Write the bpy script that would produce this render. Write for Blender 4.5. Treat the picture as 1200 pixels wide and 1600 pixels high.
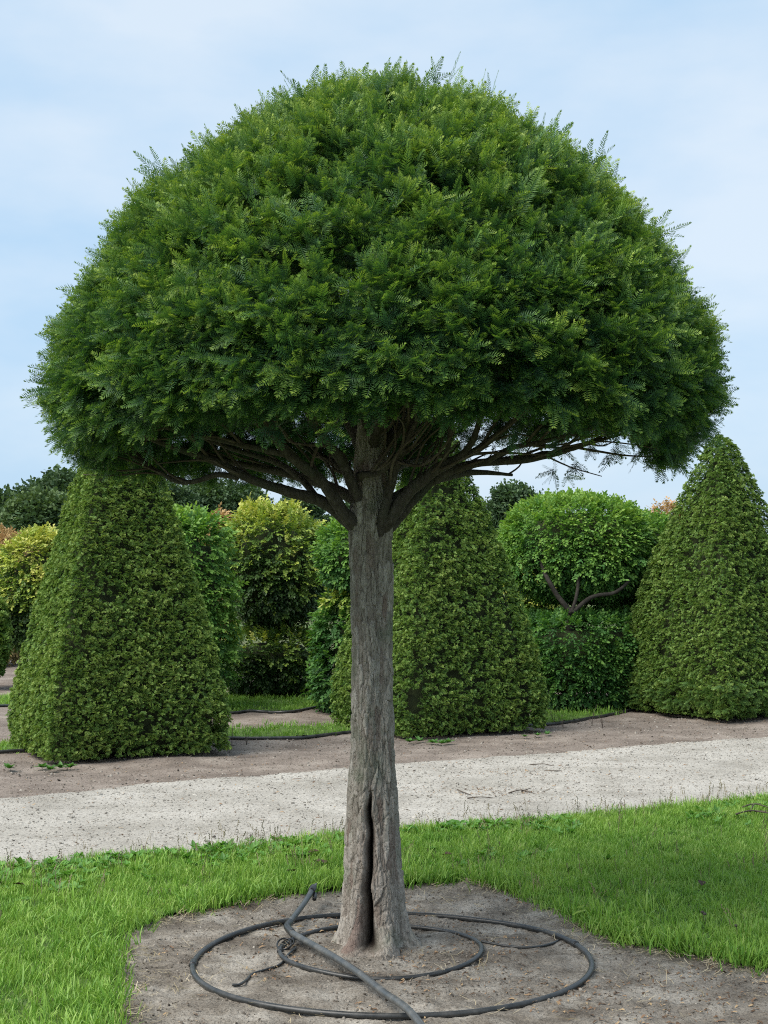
import bpy, math, random
import numpy as np
from mathutils import Vector

R = math.radians
rng = np.random.default_rng(7)
random.seed(7)
scene = bpy.context.scene
for o in list(bpy.data.objects):
    bpy.data.objects.remove(o)

# ------------------------------------------------------------------ camera
F_PX, PITCH, EYE = 2300.0, R(2.24), 1.6          # photo is 1200 x 1600
cam_d = bpy.data.cameras.new('camera')
cam = bpy.data.objects.new('camera', cam_d)
scene.collection.objects.link(cam)
cam_d.sensor_fit = 'VERTICAL'
cam_d.sensor_height = 36.0
cam_d.lens = F_PX / 1600 * 36.0
cam_d.clip_end = 2000
cam.location = (0, 0, EYE)
cam.rotation_euler = (R(90) + PITCH, 0, 0)
scene.camera = cam

# ------------------------------------------------------------------ light
SUN_EL, SUN_AZ = R(52), R(-122)                  # azimuth from +Y, clockwise: soft light from behind the camera's left
to_sun = Vector((math.sin(SUN_AZ) * math.cos(SUN_EL), math.cos(SUN_AZ) * math.cos(SUN_EL), math.sin(SUN_EL)))
world = bpy.data.worlds.new('World')
scene.world = world
world.use_nodes = True
nt = world.node_tree
nt.nodes.clear()
wout = nt.nodes.new('ShaderNodeOutputWorld')
wbg = nt.nodes.new('ShaderNodeBackground')
wbg.inputs['Strength'].default_value = 0.1
sky = nt.nodes.new('ShaderNodeTexSky')
sky.sky_type = 'NISHITA'
sky.sun_disc = False
sky.sun_elevation = SUN_EL
sky.sun_rotation = SUN_AZ
sky.air_density = 1.0
sky.dust_density = 2.0
tc = nt.nodes.new('ShaderNodeTexCoord')
mp = nt.nodes.new('ShaderNodeMapping')
mp.inputs['Scale'].default_value = (1.0, 1.0, 2.4)
nz = nt.nodes.new('ShaderNodeTexNoise')
nz.inputs['Scale'].default_value = 4.6
nz.inputs['Detail'].default_value = 5.0
nz.inputs['Roughness'].default_value = 0.5
cr = nt.nodes.new('ShaderNodeValToRGB')           # high thin cloud, thicker and thinner
cr.color_ramp.elements[0].position = 0.36
cr.color_ramp.elements[0].color = (1.38, 1.94, 2.52, 1)
cr.color_ramp.elements[1].position = 0.66
cr.color_ramp.elements[1].color = (1.98, 2.30, 2.62, 1)
mx = nt.nodes.new('ShaderNodeMixRGB')
mx.inputs['Fac'].default_value = 0.94
nt.links.new(tc.outputs['Generated'], mp.inputs['Vector'])
nt.links.new(mp.outputs['Vector'], nz.inputs['Vector'])
nt.links.new(nz.outputs['Fac'], cr.inputs['Fac'])
nt.links.new(sky.outputs['Color'], mx.inputs['Color1'])
nt.links.new(cr.outputs['Color'], mx.inputs['Color2'])
nt.links.new(mx.outputs['Color'], wbg.inputs['Color'])
nt.links.new(wbg.outputs['Background'], wout.inputs['Surface'])

sun_d = bpy.data.lights.new('sun', 'SUN')
sun_d.energy = 1.5
sun_d.angle = R(48)
sun_d.color = (1.0, 0.955, 0.88)
sun = bpy.data.objects.new('sun', sun_d)
scene.collection.objects.link(sun)
sun.rotation_euler = to_sun.to_track_quat('Z', 'Y').to_euler()

vs = scene.view_settings
vs.view_transform = 'Standard'
vs.look = 'None'
vs.exposure = 1.85
vs.gamma = 1.0
scene.render.engine = 'CYCLES'
scene.cycles.use_denoising = False
scene.cycles.filter_width = 1.1
scene.cycles.max_bounces = 5
scene.cycles.diffuse_bounces = 2
scene.cycles.transmission_bounces = 2

# ------------------------------------------------------------------ pixels to places
CP, SP = math.cos(PITCH), math.sin(PITCH)
def ray(px, py):
    x, y, z = (px - 600) / F_PX, 1.0, -(py - 800) / F_PX
    return np.array([x, y * CP - z * SP, y * SP + z * CP])
def ground(px, py, z=0.0):                        # where that sight line meets the ground
    d = ray(px, py)
    t = (z - EYE) / d[2]
    return np.array([d[0] * t, d[1] * t, z])
def at(px, py, Y):                                # the point of the sight line at distance Y
    d = ray(px, py)
    t = Y / d[1]
    return np.array([d[0] * t, Y, EYE + d[2] * t])

# ------------------------------------------------------------------ numpy noise
def _hash(ix, iy, iz, s):
    h = (ix.astype(np.int64) * 374761393 + iy.astype(np.int64) * 668265263 + iz.astype(np.int64) * 2147483647 + s * 974634541) & 0xFFFFFFFF
    h = ((h ^ (h >> 13)) * 1274126177) & 0xFFFFFFFF
    h = ((h ^ (h >> 16)) * 2246822519) & 0xFFFFFFFF
    return ((h ^ (h >> 15)) & 0xFFFFFF) / float(0xFFFFFF)
def vnoise(p, s=0):                               # value noise, 0..1
    p = np.asarray(p, float)
    f = np.floor(p); w = p - f; w = w * w * (3 - 2 * w)
    f = f.astype(np.int64)
    out = 0
    for dx in (0, 1):
        for dy in (0, 1):
            for dz in (0, 1):
                k = (w[:, 0] if dx else 1 - w[:, 0]) * (w[:, 1] if dy else 1 - w[:, 1]) * (w[:, 2] if dz else 1 - w[:, 2])
                out = out + k * _hash(f[:, 0] + dx, f[:, 1] + dy, f[:, 2] + dz, s)
    return out
def fbm(p, octv=4, s=0, gain=0.5):
    a, t, n = 1.0, 0, 0
    p = np.asarray(p, float)
    for i in range(octv):
        n = n + a * vnoise(p * 2.03 ** i + i * 17.3, s + i); t += a; a *= gain
    return n / t
def noise2(x, y, sc, octv=4, s=0):
    return fbm(np.stack([x * sc, y * sc, np.zeros_like(x) + 0.37], -1), octv, s)
def in_poly(x, y, poly):
    x = np.asarray(x); y = np.asarray(y); r = np.zeros(x.shape, bool)
    n = len(poly)
    for i in range(n):
        x1, y1 = poly[i][:2]; x2, y2 = poly[(i + 1) % n][:2]
        c = ((y1 > y) != (y2 > y))
        xi = (x2 - x1) * (y - y1) / ((y2 - y1) if y2 != y1 else 1e-9) + x1
        r ^= c & (x < xi)
    return r
def nrm(v):
    return v / np.maximum(np.linalg.norm(v, axis=-1, keepdims=True), 1e-9)

# ------------------------------------------------------------------ objects
COL = scene.collection
def set_attr(me, name, typ, data):
    a = me.attributes.new(name, typ, 'POINT')
    key = {'FLOAT': 'value', 'INT': 'value', 'FLOAT_VECTOR': 'vector'}[typ]
    a.data.foreach_set(key, np.ascontiguousarray(data, dtype=np.int32 if typ == 'INT' else np.float32).ravel())
def mesh_obj(name, V, F, mat, parent=None, loc=None, smooth=True, attrs=None):
    me = bpy.data.meshes.new(name)
    V = np.asarray(V, float)
    if loc is not None:
        V = V - np.asarray(loc)
    me.from_pydata(V.tolist(), [], F if isinstance(F, list) else F.tolist())
    if smooth:
        me.polygons.foreach_set('use_smooth', np.ones(len(me.polygons), bool))
    for k, (t, d) in (attrs or {}).items():
        set_attr(me, k, t, d)
    me.materials.append(mat)
    me.update()
    o = bpy.data.objects.new(name, me)
    COL.objects.link(o)
    if parent is not None:
        o.parent = parent
        if loc is not None:
            o.location = np.asarray(loc) - np.array(parent.location)
    elif loc is not None:
        o.location = loc
    return o
def local(P, parent):                             # world points into a parent that is only moved
    return np.asarray(P, float) - np.array(parent.location)
def thing(name, label, cat, loc, group=None):
    o = bpy.data.objects.new(name, None)
    o.empty_display_size = 0.2
    COL.objects.link(o)
    o.location = [float(c) for c in loc]
    return tag(o, label, cat, group)
def tag(o, label=None, cat=None, group=None, kind=None):
    if label: o['label'] = label
    if cat: o['category'] = cat
    if group: o['group'] = group
    if kind: o['kind'] = kind
    return o

# scatter: the object's mesh holds the small variants (part = 0..n-1) and the points (part = -1);
# its geometry nodes put a variant on every point
_groups = {}
def scatter_group(n):
    if n in _groups: return _groups[n]
    g = bpy.data.node_groups.new('scatter_%d' % n, 'GeometryNodeTree')
    g.interface.new_socket('Geometry', in_out='INPUT', socket_type='NodeSocketGeometry')
    g.interface.new_socket('Geometry', in_out='OUTPUT', socket_type='NodeSocketGeometry')
    N = g.nodes; L = g.links
    gi = N.new('NodeGroupInput'); go = N.new('NodeGroupOutput')
    def named(nm, t):
        a = N.new('GeometryNodeInputNamedAttribute'); a.data_type = t; a.inputs['Name'].default_value = nm
        return a.outputs['Attribute']
    part = named('part', 'INT')
    def sep(k):
        c = N.new('FunctionNodeCompare'); c.data_type = 'INT'; c.operation = 'EQUAL'
        ins = [s for s in c.inputs if s.type == 'INT']
        L.new(part, ins[0]); ins[1].default_value = k
        s = N.new('GeometryNodeSeparateGeometry'); s.domain = 'POINT'
        L.new(gi.outputs[0], s.inputs['Geometry']); L.new(c.outputs[0], s.inputs['Selection'])
        return s.outputs['Selection']
    g2i = N.new('GeometryNodeGeometryToInstance')
    for k in range(n):
        L.new(sep(k), g2i.inputs[0])
    iop = N.new('GeometryNodeInstanceOnPoints')
    L.new(sep(-1), iop.inputs['Points'])
    L.new(g2i.outputs[0], iop.inputs['Instance'])
    iop.inputs['Pick Instance'].default_value = True
    L.new(named('vidx', 'INT'), iop.inputs['Instance Index'])
    e2r = N.new('FunctionNodeEulerToRotation')
    L.new(named('rot', 'FLOAT_VECTOR'), e2r.inputs[0])
    L.new(e2r.outputs[0], iop.inputs['Rotation'])
    L.new(named('scl', 'FLOAT'), iop.inputs['Scale'])
    L.new(iop.outputs[0], go.inputs[0])
    _groups[n] = g
    return g
def scatter(name, variants, P, X, Z, scl, tint, mat, parent=None, center=None, vidx=None):
    """variants: list of (V, F, age); P points, X direction of growth, Z up side of each copy"""
    P = np.asarray(P, float); n = len(P)
    X = nrm(np.asarray(X, float)); Z = np.asarray(Z, float)
    Z = nrm(Z - (Z * X).sum(-1, keepdims=True) * X)
    Y = np.cross(Z, X)
    rot = np.stack([np.arctan2(Y[:, 2], Z[:, 2]), np.arcsin(np.clip(-X[:, 2], -1, 1)), np.arctan2(X[:, 1], X[:, 0])], -1)
    if center is None: center = P.mean(0)
    center = np.asarray(center, float)
    Vs, Fs, part, age = [], [], [], []
    off = 0
    for k, (V, F, A) in enumerate(variants):
        Vs.append(np.asarray(V, float)); Fs += [[i + off for i in f] for f in F]
        part.append(np.full(len(V), k)); age.append(np.asarray(A, float)); off += len(V)
    Vs.append(P - center); part.append(np.full(n, -1)); age.append(np.zeros(n))
    me = bpy.data.meshes.new(name)
    me.from_pydata(np.concatenate(Vs).tolist(), [], Fs)
    me.polygons.foreach_set('use_smooth', np.zeros(len(me.polygons), bool))
    if vidx is None: vidx = rng.integers(0, len(variants), n)
    z0 = np.zeros(off)
    set_attr(me, 'part', 'INT', np.concatenate(part))
    set_attr(me, 'age', 'FLOAT', np.concatenate(age))
    set_attr(me, 'rot', 'FLOAT_VECTOR', np.concatenate([np.zeros((off, 3)), rot]))
    set_attr(me, 'scl', 'FLOAT', np.concatenate([z0, np.broadcast_to(scl, (n,))]))
    set_attr(me, 'tint', 'FLOAT', np.concatenate([z0, np.broadcast_to(tint, (n,))]))
    set_attr(me, 'vidx', 'INT', np.concatenate([z0, vidx]))
    me.materials.append(mat)
    o = bpy.data.objects.new(name, me)
    COL.objects.link(o)
    if parent is not None:
        o.parent = parent
        o.location = center - np.array(parent.location)
    else:
        o.location = center
    m = o.modifiers.new('scatter', 'NODES')
    m.node_group = scatter_group(len(variants))
    o['kind'] = 'stuff'
    return o

def catmull(pts, rad, sub):
    pts = np.asarray(pts, float); rad = np.asarray(rad, float)
    n = len(pts); P, Q = [], []
    for i in range(n - 1):
        p0 = pts[max(i - 1, 0)]; p1 = pts[i]; p2 = pts[i + 1]; p3 = pts[min(i + 2, n - 1)]
        for k in range(sub):
            t = k / sub
            P.append(0.5 * (2 * p1 + (p2 - p0) * t + (2 * p0 - 5 * p1 + 4 * p2 - p3) * t * t + (3 * p1 - p0 - 3 * p2 + p3) * t ** 3))
            Q.append(rad[i] * (1 - t) + rad[i + 1] * t)
    P.append(pts[-1]); Q.append(rad[-1])
    return np.array(P), np.array(Q)
def tube(pts, rad, nseg=8, sub=6, rough=0.0, closed=False, seed=0):
    if closed:
        P = np.asarray(pts, float); Q = np.broadcast_to(rad, (len(P),)).copy()
        T = nrm(np.roll(P, -1, 0) - np.roll(P, 1, 0))
    else:
        P, Q = catmull(pts, rad, sub)
        T = nrm(np.gradient(P, axis=0))
    n = len(P)
    N = np.zeros((n, 3))
    a = np.array([0, 0, 1.0]) if abs(T[0][2]) < 0.9 else np.array([1.0, 0, 0])
    u = nrm(a - T[0] * a.dot(T[0]))
    for i in range(n):
        u = nrm(u - T[i] * u.dot(T[i])); N[i] = u
    B = np.cross(T, N)
    th = np.arange(nseg) * 2 * math.pi / nseg
    ring = P[:, None, :] + Q[:, None, None] * (np.cos(th)[None, :, None] * N[:, None, :] + np.sin(th)[None, :, None] * B[:, None, :])
    V = ring.reshape(-1, 3)
    if rough > 0:
        nrml = nrm(V - np.repeat(P, nseg, 0))
        V = V + nrml * ((fbm(V * 22, 3, seed) - 0.5) * 2 * rough * np.repeat(Q, nseg))[:, None]
    F = []
    last = n if closed else n - 1
    for i in range(last):
        j = (i + 1) % n
        for k in range(nseg):
            m = (k + 1) % nseg
            F.append([i * nseg + k, i * nseg + m, j * nseg + m, j * nseg + k])
    if not closed:
        F.append(list(range(nseg))[::-1]); F.append([(n - 1) * nseg + k for k in range(nseg)])
    return V, F
def join(parts):
    Vs, Fs, off = [], [], 0
    for V, F in parts:
        Vs.append(np.asarray(V)); Fs += [[i + off for i in f] for f in F]; off += len(V)
    return np.concatenate(Vs), Fs
def grid(x0, x1, y0, y1, step, zf, keep=None):
    nx = int(round((x1 - x0) / step)) + 1; ny = int(round((y1 - y0) / step)) + 1
    X, Y = np.meshgrid(np.linspace(x0, x1, nx), np.linspace(y0, y1, ny))
    X = X.ravel(); Y = Y.ravel()
    V = np.stack([X, Y, zf(X, Y)], -1)
    i = np.arange(nx * ny).reshape(ny, nx)
    F = np.stack([i[:-1, :-1].ravel(), i[:-1, 1:].ravel(), i[1:, 1:].ravel(), i[1:, :-1].ravel()], -1)
    if keep is not None:
        k = keep(X, Y)
        F = F[k[F].all(1)]
        used = np.zeros(len(V), bool); used[F.ravel()] = True
        idx = np.cumsum(used) - 1
        V = V[used]; F = idx[F]
    return V, F

# ------------------------------------------------------------------ materials
def mat_new(name):
    m = bpy.data.materials.new(name)
    m.use_nodes = True
    n = m.node_tree.nodes
    return m, n, m.node_tree.links, n['Principled BSDF']
def ramp(N, stops):
    r = N.new('ShaderNodeValToRGB')
    e = r.color_ramp.elements
    while len(e) < len(stops): e.new(0.5)
    for k, (p, c) in enumerate(stops):
        e[k].position = p; e[k].color = (*c, 1)
    return r
def math_n(N, L, op, a, b):
    m = N.new('ShaderNodeMath'); m.operation = op
    for k, v in enumerate((a, b)):
        if isinstance(v, (int, float)): m.inputs[k].default_value = v
        else: L.new(v, m.inputs[k])
    return m.outputs[0]
def foliage(name, stops, w_tint=0.6, w_age=0.4, rough=0.5, transl=0.25, tcol=None, spec=0.3, inst=True):
    m, N, L, b = mat_new(name)
    a1 = N.new('ShaderNodeAttribute'); a1.attribute_name = 'tint'; a1.attribute_type = 'INSTANCER' if inst else 'GEOMETRY'
    a2 = N.new('ShaderNodeAttribute'); a2.attribute_name = 'age'
    s = math_n(N, L, 'ADD', math_n(N, L, 'MULTIPLY', a1.outputs['Fac'], w_tint), math_n(N, L, 'MULTIPLY', a2.outputs['Fac'], w_age))
    r = ramp(N, stops)
    L.new(s, r.inputs['Fac'])
    L.new(r.outputs['Color'], b.inputs['Base Color'])
    b.inputs['Roughness'].default_value = rough
    b.inputs['Specular IOR Level'].default_value = spec
    t = N.new('ShaderNodeBsdfTranslucent')
    g = N.new('ShaderNodeMixRGB'); g.blend_type = 'MULTIPLY'; g.inputs['Fac'].default_value = 1
    g.inputs['Color2'].default_value = (*(tcol or (1.25, 1.3, 0.6)), 1)
    L.new(r.outputs['Color'], g.inputs['Color1'])
    L.new(g.outputs['Color'], t.inputs['Color'])
    mix = N.new('ShaderNodeMixShader'); mix.inputs['Fac'].default_value = transl
    L.new(b.outputs[0], mix.inputs[1]); L.new(t.outputs[0], mix.inputs[2])
    L.new(mix.outputs[0], N['Material Output'].inputs['Surface'])
    return m
def rough_mat(name, stops, scale=8, detail=8, rough=0.9, bump=0.4, bscale=60, bdist=0.01, spec=0.2, nrough=0.6, fine=None):
    m, N, L, b = mat_new(name)
    tcn = N.new('ShaderNodeTexCoord')
    n1 = N.new('ShaderNodeTexNoise')
    n1.inputs['Scale'].default_value = scale; n1.inputs['Detail'].default_value = detail; n1.inputs['Roughness'].default_value = nrough
    L.new(tcn.outputs['Object'], n1.inputs['Vector'])
    r = ramp(N, stops); L.new(n1.outputs['Fac'], r.inputs['Fac'])
    col = r.outputs['Color']
    if fine:                                      # (scale, stops): fine grains of other colours, multiplied in
        n3 = N.new('ShaderNodeTexNoise'); n3.inputs['Scale'].default_value = fine[0]; n3.inputs['Detail'].default_value = 4; n3.inputs['Roughness'].default_value = 0.7
        L.new(tcn.outputs['Object'], n3.inputs['Vector'])
        r3 = ramp(N, fine[1]); L.new(n3.outputs['Fac'], r3.inputs['Fac'])
        mm = N.new('ShaderNodeMixRGB'); mm.blend_type = 'MULTIPLY'; mm.inputs['Fac'].default_value = 1
        L.new(col, mm.inputs['Color1']); L.new(r3.outputs['Color'], mm.inputs['Color2'])
        col = mm.outputs['Color']
    L.new(col, b.inputs['Base Color'])
    b.inputs['Roughness'].default_value = rough
    b.inputs['Specular IOR Level'].default_value = spec
    n2 = N.new('ShaderNodeTexNoise'); n2.inputs['Scale'].default_value = bscale; n2.inputs['Detail'].default_value = 6; n2.inputs['Roughness'].default_value = 0.65
    L.new(tcn.outputs['Object'], n2.inputs['Vector'])
    bp = N.new('ShaderNodeBump'); bp.inputs['Strength'].default_value = bump; bp.inputs['Distance'].default_value = bdist
    L.new(n2.outputs['Fac'], bp.inputs['Height']); L.new(bp.outputs['Normal'], b.inputs['Normal'])
    return m

M_SOIL = rough_mat('soil_reddish', [(0.30, (0.120, 0.097, 0.080)), (0.52, (0.205, 0.170, 0.143)), (0.72, (0.30, 0.258, 0.220))],
                   scale=2.2, bump=0.7, bscale=45, bdist=0.02, fine=(55, [(0.32, (0.45, 0.42, 0.40)), (0.47, (1, 1, 1)), (0.68, (1.2, 1.2, 1.2))]))
M_BED = rough_mat('soil_grey', [(0.33, (0.105, 0.088, 0.070)), (0.50, (0.215, 0.192, 0.162)), (0.64, (0.340, 0.314, 0.274))],
                  scale=4.0, bump=0.9, bscale=70, bdist=0.015, fine=(90, [(0.33, (0.40, 0.37, 0.34)), (0.48, (1, 1, 1)), (0.70, (1.25, 1.22, 1.18))]))
M_GRAVEL = rough_mat('gravel', [(0.30, (0.255, 0.236, 0.203)), (0.50, (0.350, 0.328, 0.290)), (0.70, (0.43, 0.406, 0.365))],
                     scale=1.6, bump=0.8, bscale=60, bdist=0.012, fine=(48, [(0.34, (0.5, 0.48, 0.46)), (0.46, (1, 1, 1)), (0.70, (1.12, 1.12, 1.1))]))
M_TURF = rough_mat('turf_soil', [(0.35, (0.05, 0.085, 0.022)), (0.65, (0.10, 0.16, 0.04))], scale=9, bump=0.5, bscale=40)
M_FIELD = rough_mat('field', [(0.35, (0.10, 0.10, 0.05)), (0.6, (0.075, 0.115, 0.035))], scale=0.3, bump=0.2, bscale=10)

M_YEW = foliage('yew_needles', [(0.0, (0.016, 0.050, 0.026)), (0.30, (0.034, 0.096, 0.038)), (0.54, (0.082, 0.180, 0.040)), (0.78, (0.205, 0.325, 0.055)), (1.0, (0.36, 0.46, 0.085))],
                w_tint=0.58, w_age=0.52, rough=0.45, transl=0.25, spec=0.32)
M_HEDGE = foliage('clipped_yew', [(0.0, (0.022, 0.056, 0.018)), (0.28, (0.072, 0.155, 0.036)), (0.58, (0.170, 0.285, 0.058)), (1.0, (0.35, 0.43, 0.12))],
                  w_tint=0.62, w_age=0.38, rough=0.5, transl=0.2)
M_BEAM = foliage('hornbeam_leaf', [(0.0, (0.022, 0.070, 0.024)), (0.35, (0.060, 0.165, 0.036)), (0.65, (0.15, 0.29, 0.05)), (1.0, (0.29, 0.41, 0.08))], w_tint=0.75, w_age=0.25, rough=0.55, transl=0.32)
M_GOLD = foliage('golden_leaf', [(0.0, (0.020, 0.048, 0.016)), (0.35, (0.07, 0.135, 0.03)), (0.60, (0.20, 0.30, 0.045)), (0.85, (0.40, 0.46, 0.08)), (1.0, (0.50, 0.48, 0.13))], w_tint=0.85, w_age=0.15, rough=0.45, transl=0.25, tcol=(1.2, 1.2, 0.6))
M_RED = foliage('copper_leaf', [(0.0, (0.08, 0.09, 0.03)), (0.4, (0.28, 0.21, 0.07)), (0.75, (0.46, 0.30, 0.13)), (1.0, (0.52, 0.33, 0.19))], rough=0.5, transl=0.2, tcol=(1.2, 1, .8))
M_FAR = foliage('far_leaf', [(0.0, (0.026, 0.056, 0.030)), (0.5, (0.068, 0.120, 0.050)), (1.0, (0.14, 0.20, 0.065))], w_tint=0.75, w_age=0.25, rough=0.6, transl=0.2)
M_GRASS = foliage('grass_blade', [(0.0, (0.045, 0.105, 0.015)), (0.36, (0.125, 0.275, 0.038)), (0.66, (0.245, 0.40, 0.068)), (0.90, (0.37, 0.49, 0.14)), (1.0, (0.45, 0.42, 0.20))], w_tint=0.5, w_age=0.5, rough=0.45, transl=0.3, tcol=(1.2, 1.25, 0.7))
M_WEED = foliage('weed_leaf', [(0.0, (0.05, 0.14, 0.03)), (1.0, (0.15, 0.33, 0.06))], rough=0.5, transl=0.3)
M_STRAW = foliage('dry_straw', [(0.0, (0.15, 0.13, 0.07)), (0.6, (0.34, 0.28, 0.17)), (1.0, (0.52, 0.45, 0.32))], w_tint=1.0, w_age=0.0, rough=0.7, transl=0.1, tcol=(1, 1, 1))
M_PEBBLE = foliage('pebbles', [(0.0, (0.07, 0.06, 0.05)), (0.3, (0.20, 0.185, 0.16)), (1.0, (0.42, 0.395, 0.35))], w_tint=1.0, w_age=0.0, rough=0.85, transl=0.0)
M_CLOD = foliage('clods', [(0.0, (0.055, 0.045, 0.037)), (0.6, (0.20, 0.175, 0.146)), (1.0, (0.33, 0.30, 0.26))], w_tint=1.0, w_age=0.0, rough=0.95, transl=0.0, spec=0.1)
M_LITTER = foliage('brown_litter', [(0.0, (0.06, 0.038, 0.024)), (0.6, (0.20, 0.12, 0.07)), (1.0, (0.42, 0.30, 0.17))], w_tint=1.0, w_age=0.0, rough=0.8, transl=0.05)
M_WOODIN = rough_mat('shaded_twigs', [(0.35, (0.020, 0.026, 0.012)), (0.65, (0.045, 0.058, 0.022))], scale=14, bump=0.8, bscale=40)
M_BRANCH = rough_mat('branch_bark', [(0.30, (0.050, 0.038, 0.030)), (0.52, (0.095, 0.075, 0.060)), (0.72, (0.15, 0.128, 0.104))], scale=18, bump=0.8, bscale=90, bdist=0.006)
M_DARKBARK = rough_mat('dark_bark', [(0.3, (0.022, 0.020, 0.017)), (0.7, (0.060, 0.052, 0.044))], scale=14, bump=0.6, bscale=60)

def hose_mat(name, c, wear):
    m, N, L, b = mat_new(name)
    tcn = N.new('ShaderNodeTexCoord')
    n1 = N.new('ShaderNodeTexNoise'); n1.inputs['Scale'].default_value = 14; n1.inputs['Detail'].default_value = 8; n1.inputs['Roughness'].default_value = 0.7
    L.new(tcn.outputs['Object'], n1.inputs['Vector'])
    r = ramp(N, [(0.36, c), (0.56, tuple(0.6 * a + 0.4 * w for a, w in zip(c, wear))), (0.70, wear)])
    L.new(n1.outputs['Fac'], r.inputs['Fac']); L.new(r.outputs['Color'], b.inputs['Base Color'])
    rr = N.new('ShaderNodeMapRange'); rr.inputs['To Min'].default_value = 0.18; rr.inputs['To Max'].default_value = 0.60
    L.new(n1.outputs['Fac'], rr.inputs['Value']); L.new(rr.outputs[0], b.inputs['Roughness'])
    b.inputs['Specular IOR Level'].default_value = 0.45
    return m
M_PIPE = hose_mat('grey_black_pipe', (0.016, 0.018, 0.019), (0.075, 0.073, 0.068))
M_SUPPLY = hose_mat('grey_pipe', (0.045, 0.051, 0.054), (0.14, 0.14, 0.132))
M_BLACK = hose_mat('black_plastic', (0.014, 0.014, 0.015), (0.05, 0.05, 0.048))

# trunk bark: colours follow flakes stored on the mesh
def bark_material(name='yew_bark', k=1.0):
    m, N, L, b = mat_new(name)
    tcn = N.new('ShaderNodeTexCoord')
    fl = N.new('ShaderNodeAttribute'); fl.attribute_name = 'flake'
    red = N.new('ShaderNodeAttribute'); red.attribute_name = 'bare'
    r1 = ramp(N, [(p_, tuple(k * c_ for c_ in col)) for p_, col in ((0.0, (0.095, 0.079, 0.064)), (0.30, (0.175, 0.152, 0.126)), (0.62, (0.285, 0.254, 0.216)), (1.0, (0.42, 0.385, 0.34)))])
    mpn = N.new('ShaderNodeMapping'); mpn.inputs['Scale'].default_value = (1, 1, 0.25)
    L.new(tcn.outputs['Object'], mpn.inputs['Vector'])
    n1 = N.new('ShaderNodeTexNoise'); n1.inputs['Scale'].default_value = 70; n1.inputs['Detail'].default_value = 8; n1.inputs['Roughness'].default_value = 0.65
    L.new(mpn.outputs[0], n1.inputs['Vector'])
    f = math_n(N, L, 'ADD', math_n(N, L, 'MULTIPLY', fl.outputs['Fac'], 0.62), math_n(N, L, 'MULTIPLY', math_n(N, L, 'SUBTRACT', n1.outputs['Fac'], 0.34), 1.5))
    L.new(f, r1.inputs['Fac'])
    # green algae patches
    n2 = N.new('ShaderNodeTexNoise'); n2.inputs['Scale'].default_value = 6.5; n2.inputs['Detail'].default_value = 5
    L.new(tcn.outputs['Object'], n2.inputs['Vector'])
    g = N.new('ShaderNodeMapRange'); g.inputs['From Min'].default_value = 0.53; g.inputs['From Max'].default_value = 0.70; g.inputs['To Max'].default_value = 0.6
    L.new(n2.outputs['Fac'], g.inputs['Value'])
    mg = N.new('ShaderNodeMixRGB'); mg.inputs['Color2'].default_value = (0.125 * k, 0.155 * k, 0.105 * k, 1)
    L.new(g.outputs[0], mg.inputs['Fac']); L.new(r1.outputs['Color'], mg.inputs['Color1'])
    mr = N.new('ShaderNodeMixRGB'); mr.inputs['Color2'].default_value = (0.20, 0.135, 0.112, 1)
    L.new(red.outputs['Fac'], mr.inputs['Fac']); L.new(mg.outputs['Color'], mr.inputs['Color1'])
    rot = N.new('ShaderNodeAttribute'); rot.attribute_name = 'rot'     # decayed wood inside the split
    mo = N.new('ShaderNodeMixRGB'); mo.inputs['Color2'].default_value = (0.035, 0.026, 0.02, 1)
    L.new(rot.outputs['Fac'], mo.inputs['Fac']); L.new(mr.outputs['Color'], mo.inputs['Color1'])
    L.new(mo.outputs['Color'], b.inputs['Base Color'])
    b.inputs['Roughness'].default_value = 0.85
    b.inputs['Specular IOR Level'].default_value = 0.2
    n3 = N.new('ShaderNodeTexNoise'); n3.inputs['Scale'].default_value = 150; n3.inputs['Detail'].default_value = 6; n3.inputs['Roughness'].default_value = 0.7
    L.new(mpn.outputs[0], n3.inputs['Vector'])
    bp = N.new('ShaderNodeBump'); bp.inputs['Strength'].default_value = 0.4; bp.inputs['Distance'].default_value = 0.003
    L.new(n3.outputs['Fac'], bp.inputs['Height'])
    # small flakes: warped stretched cells whose rims stand up
    wn = N.new('ShaderNodeTexNoise'); wn.inputs['Scale'].default_value = 22; wn.inputs['Detail'].default_value = 4
    L.new(tcn.outputs['Object'], wn.inputs['Vector'])
    wv = N.new('ShaderNodeVectorMath'); wv.operation = 'MULTIPLY_ADD'; wv.inputs[1].default_value = (.05, .05, .09)
    L.new(wn.outputs['Color'], wv.inputs[0]); L.new(tcn.outputs['Object'], wv.inputs[2])
    mp2 = N.new('ShaderNodeMapping'); mp2.inputs['Scale'].default_value = (1, 1, 0.33)
    L.new(wv.outputs[0], mp2.inputs['Vector'])
    vo = N.new('ShaderNodeTexVoronoi'); vo.feature = 'DISTANCE_TO_EDGE'; vo.inputs['Scale'].default_value = 62
    L.new(mp2.outputs[0], vo.inputs['Vector'])
    vr = N.new('ShaderNodeMapRange'); vr.inputs['From Max'].default_value = 0.10
    L.new(vo.outputs['Distance'], vr.inputs['Value'])
    bp2 = N.new('ShaderNodeBump'); bp2.inputs['Strength'].default_value = 0.6; bp2.inputs['Distance'].default_value = 0.006
    L.new(vr.outputs[0], bp2.inputs['Height']); L.new(bp.outputs['Normal'], bp2.inputs['Normal'])
    L.new(bp2.outputs['Normal'], b.inputs['Normal'])
    return m
M_BARK = bark_material()
M_BOUGH_SHADED = bark_material('yew_bark_shaded', 0.42)     # trunk bark darkened evenly: the crown's shade on the boughs, put into the colour

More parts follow.
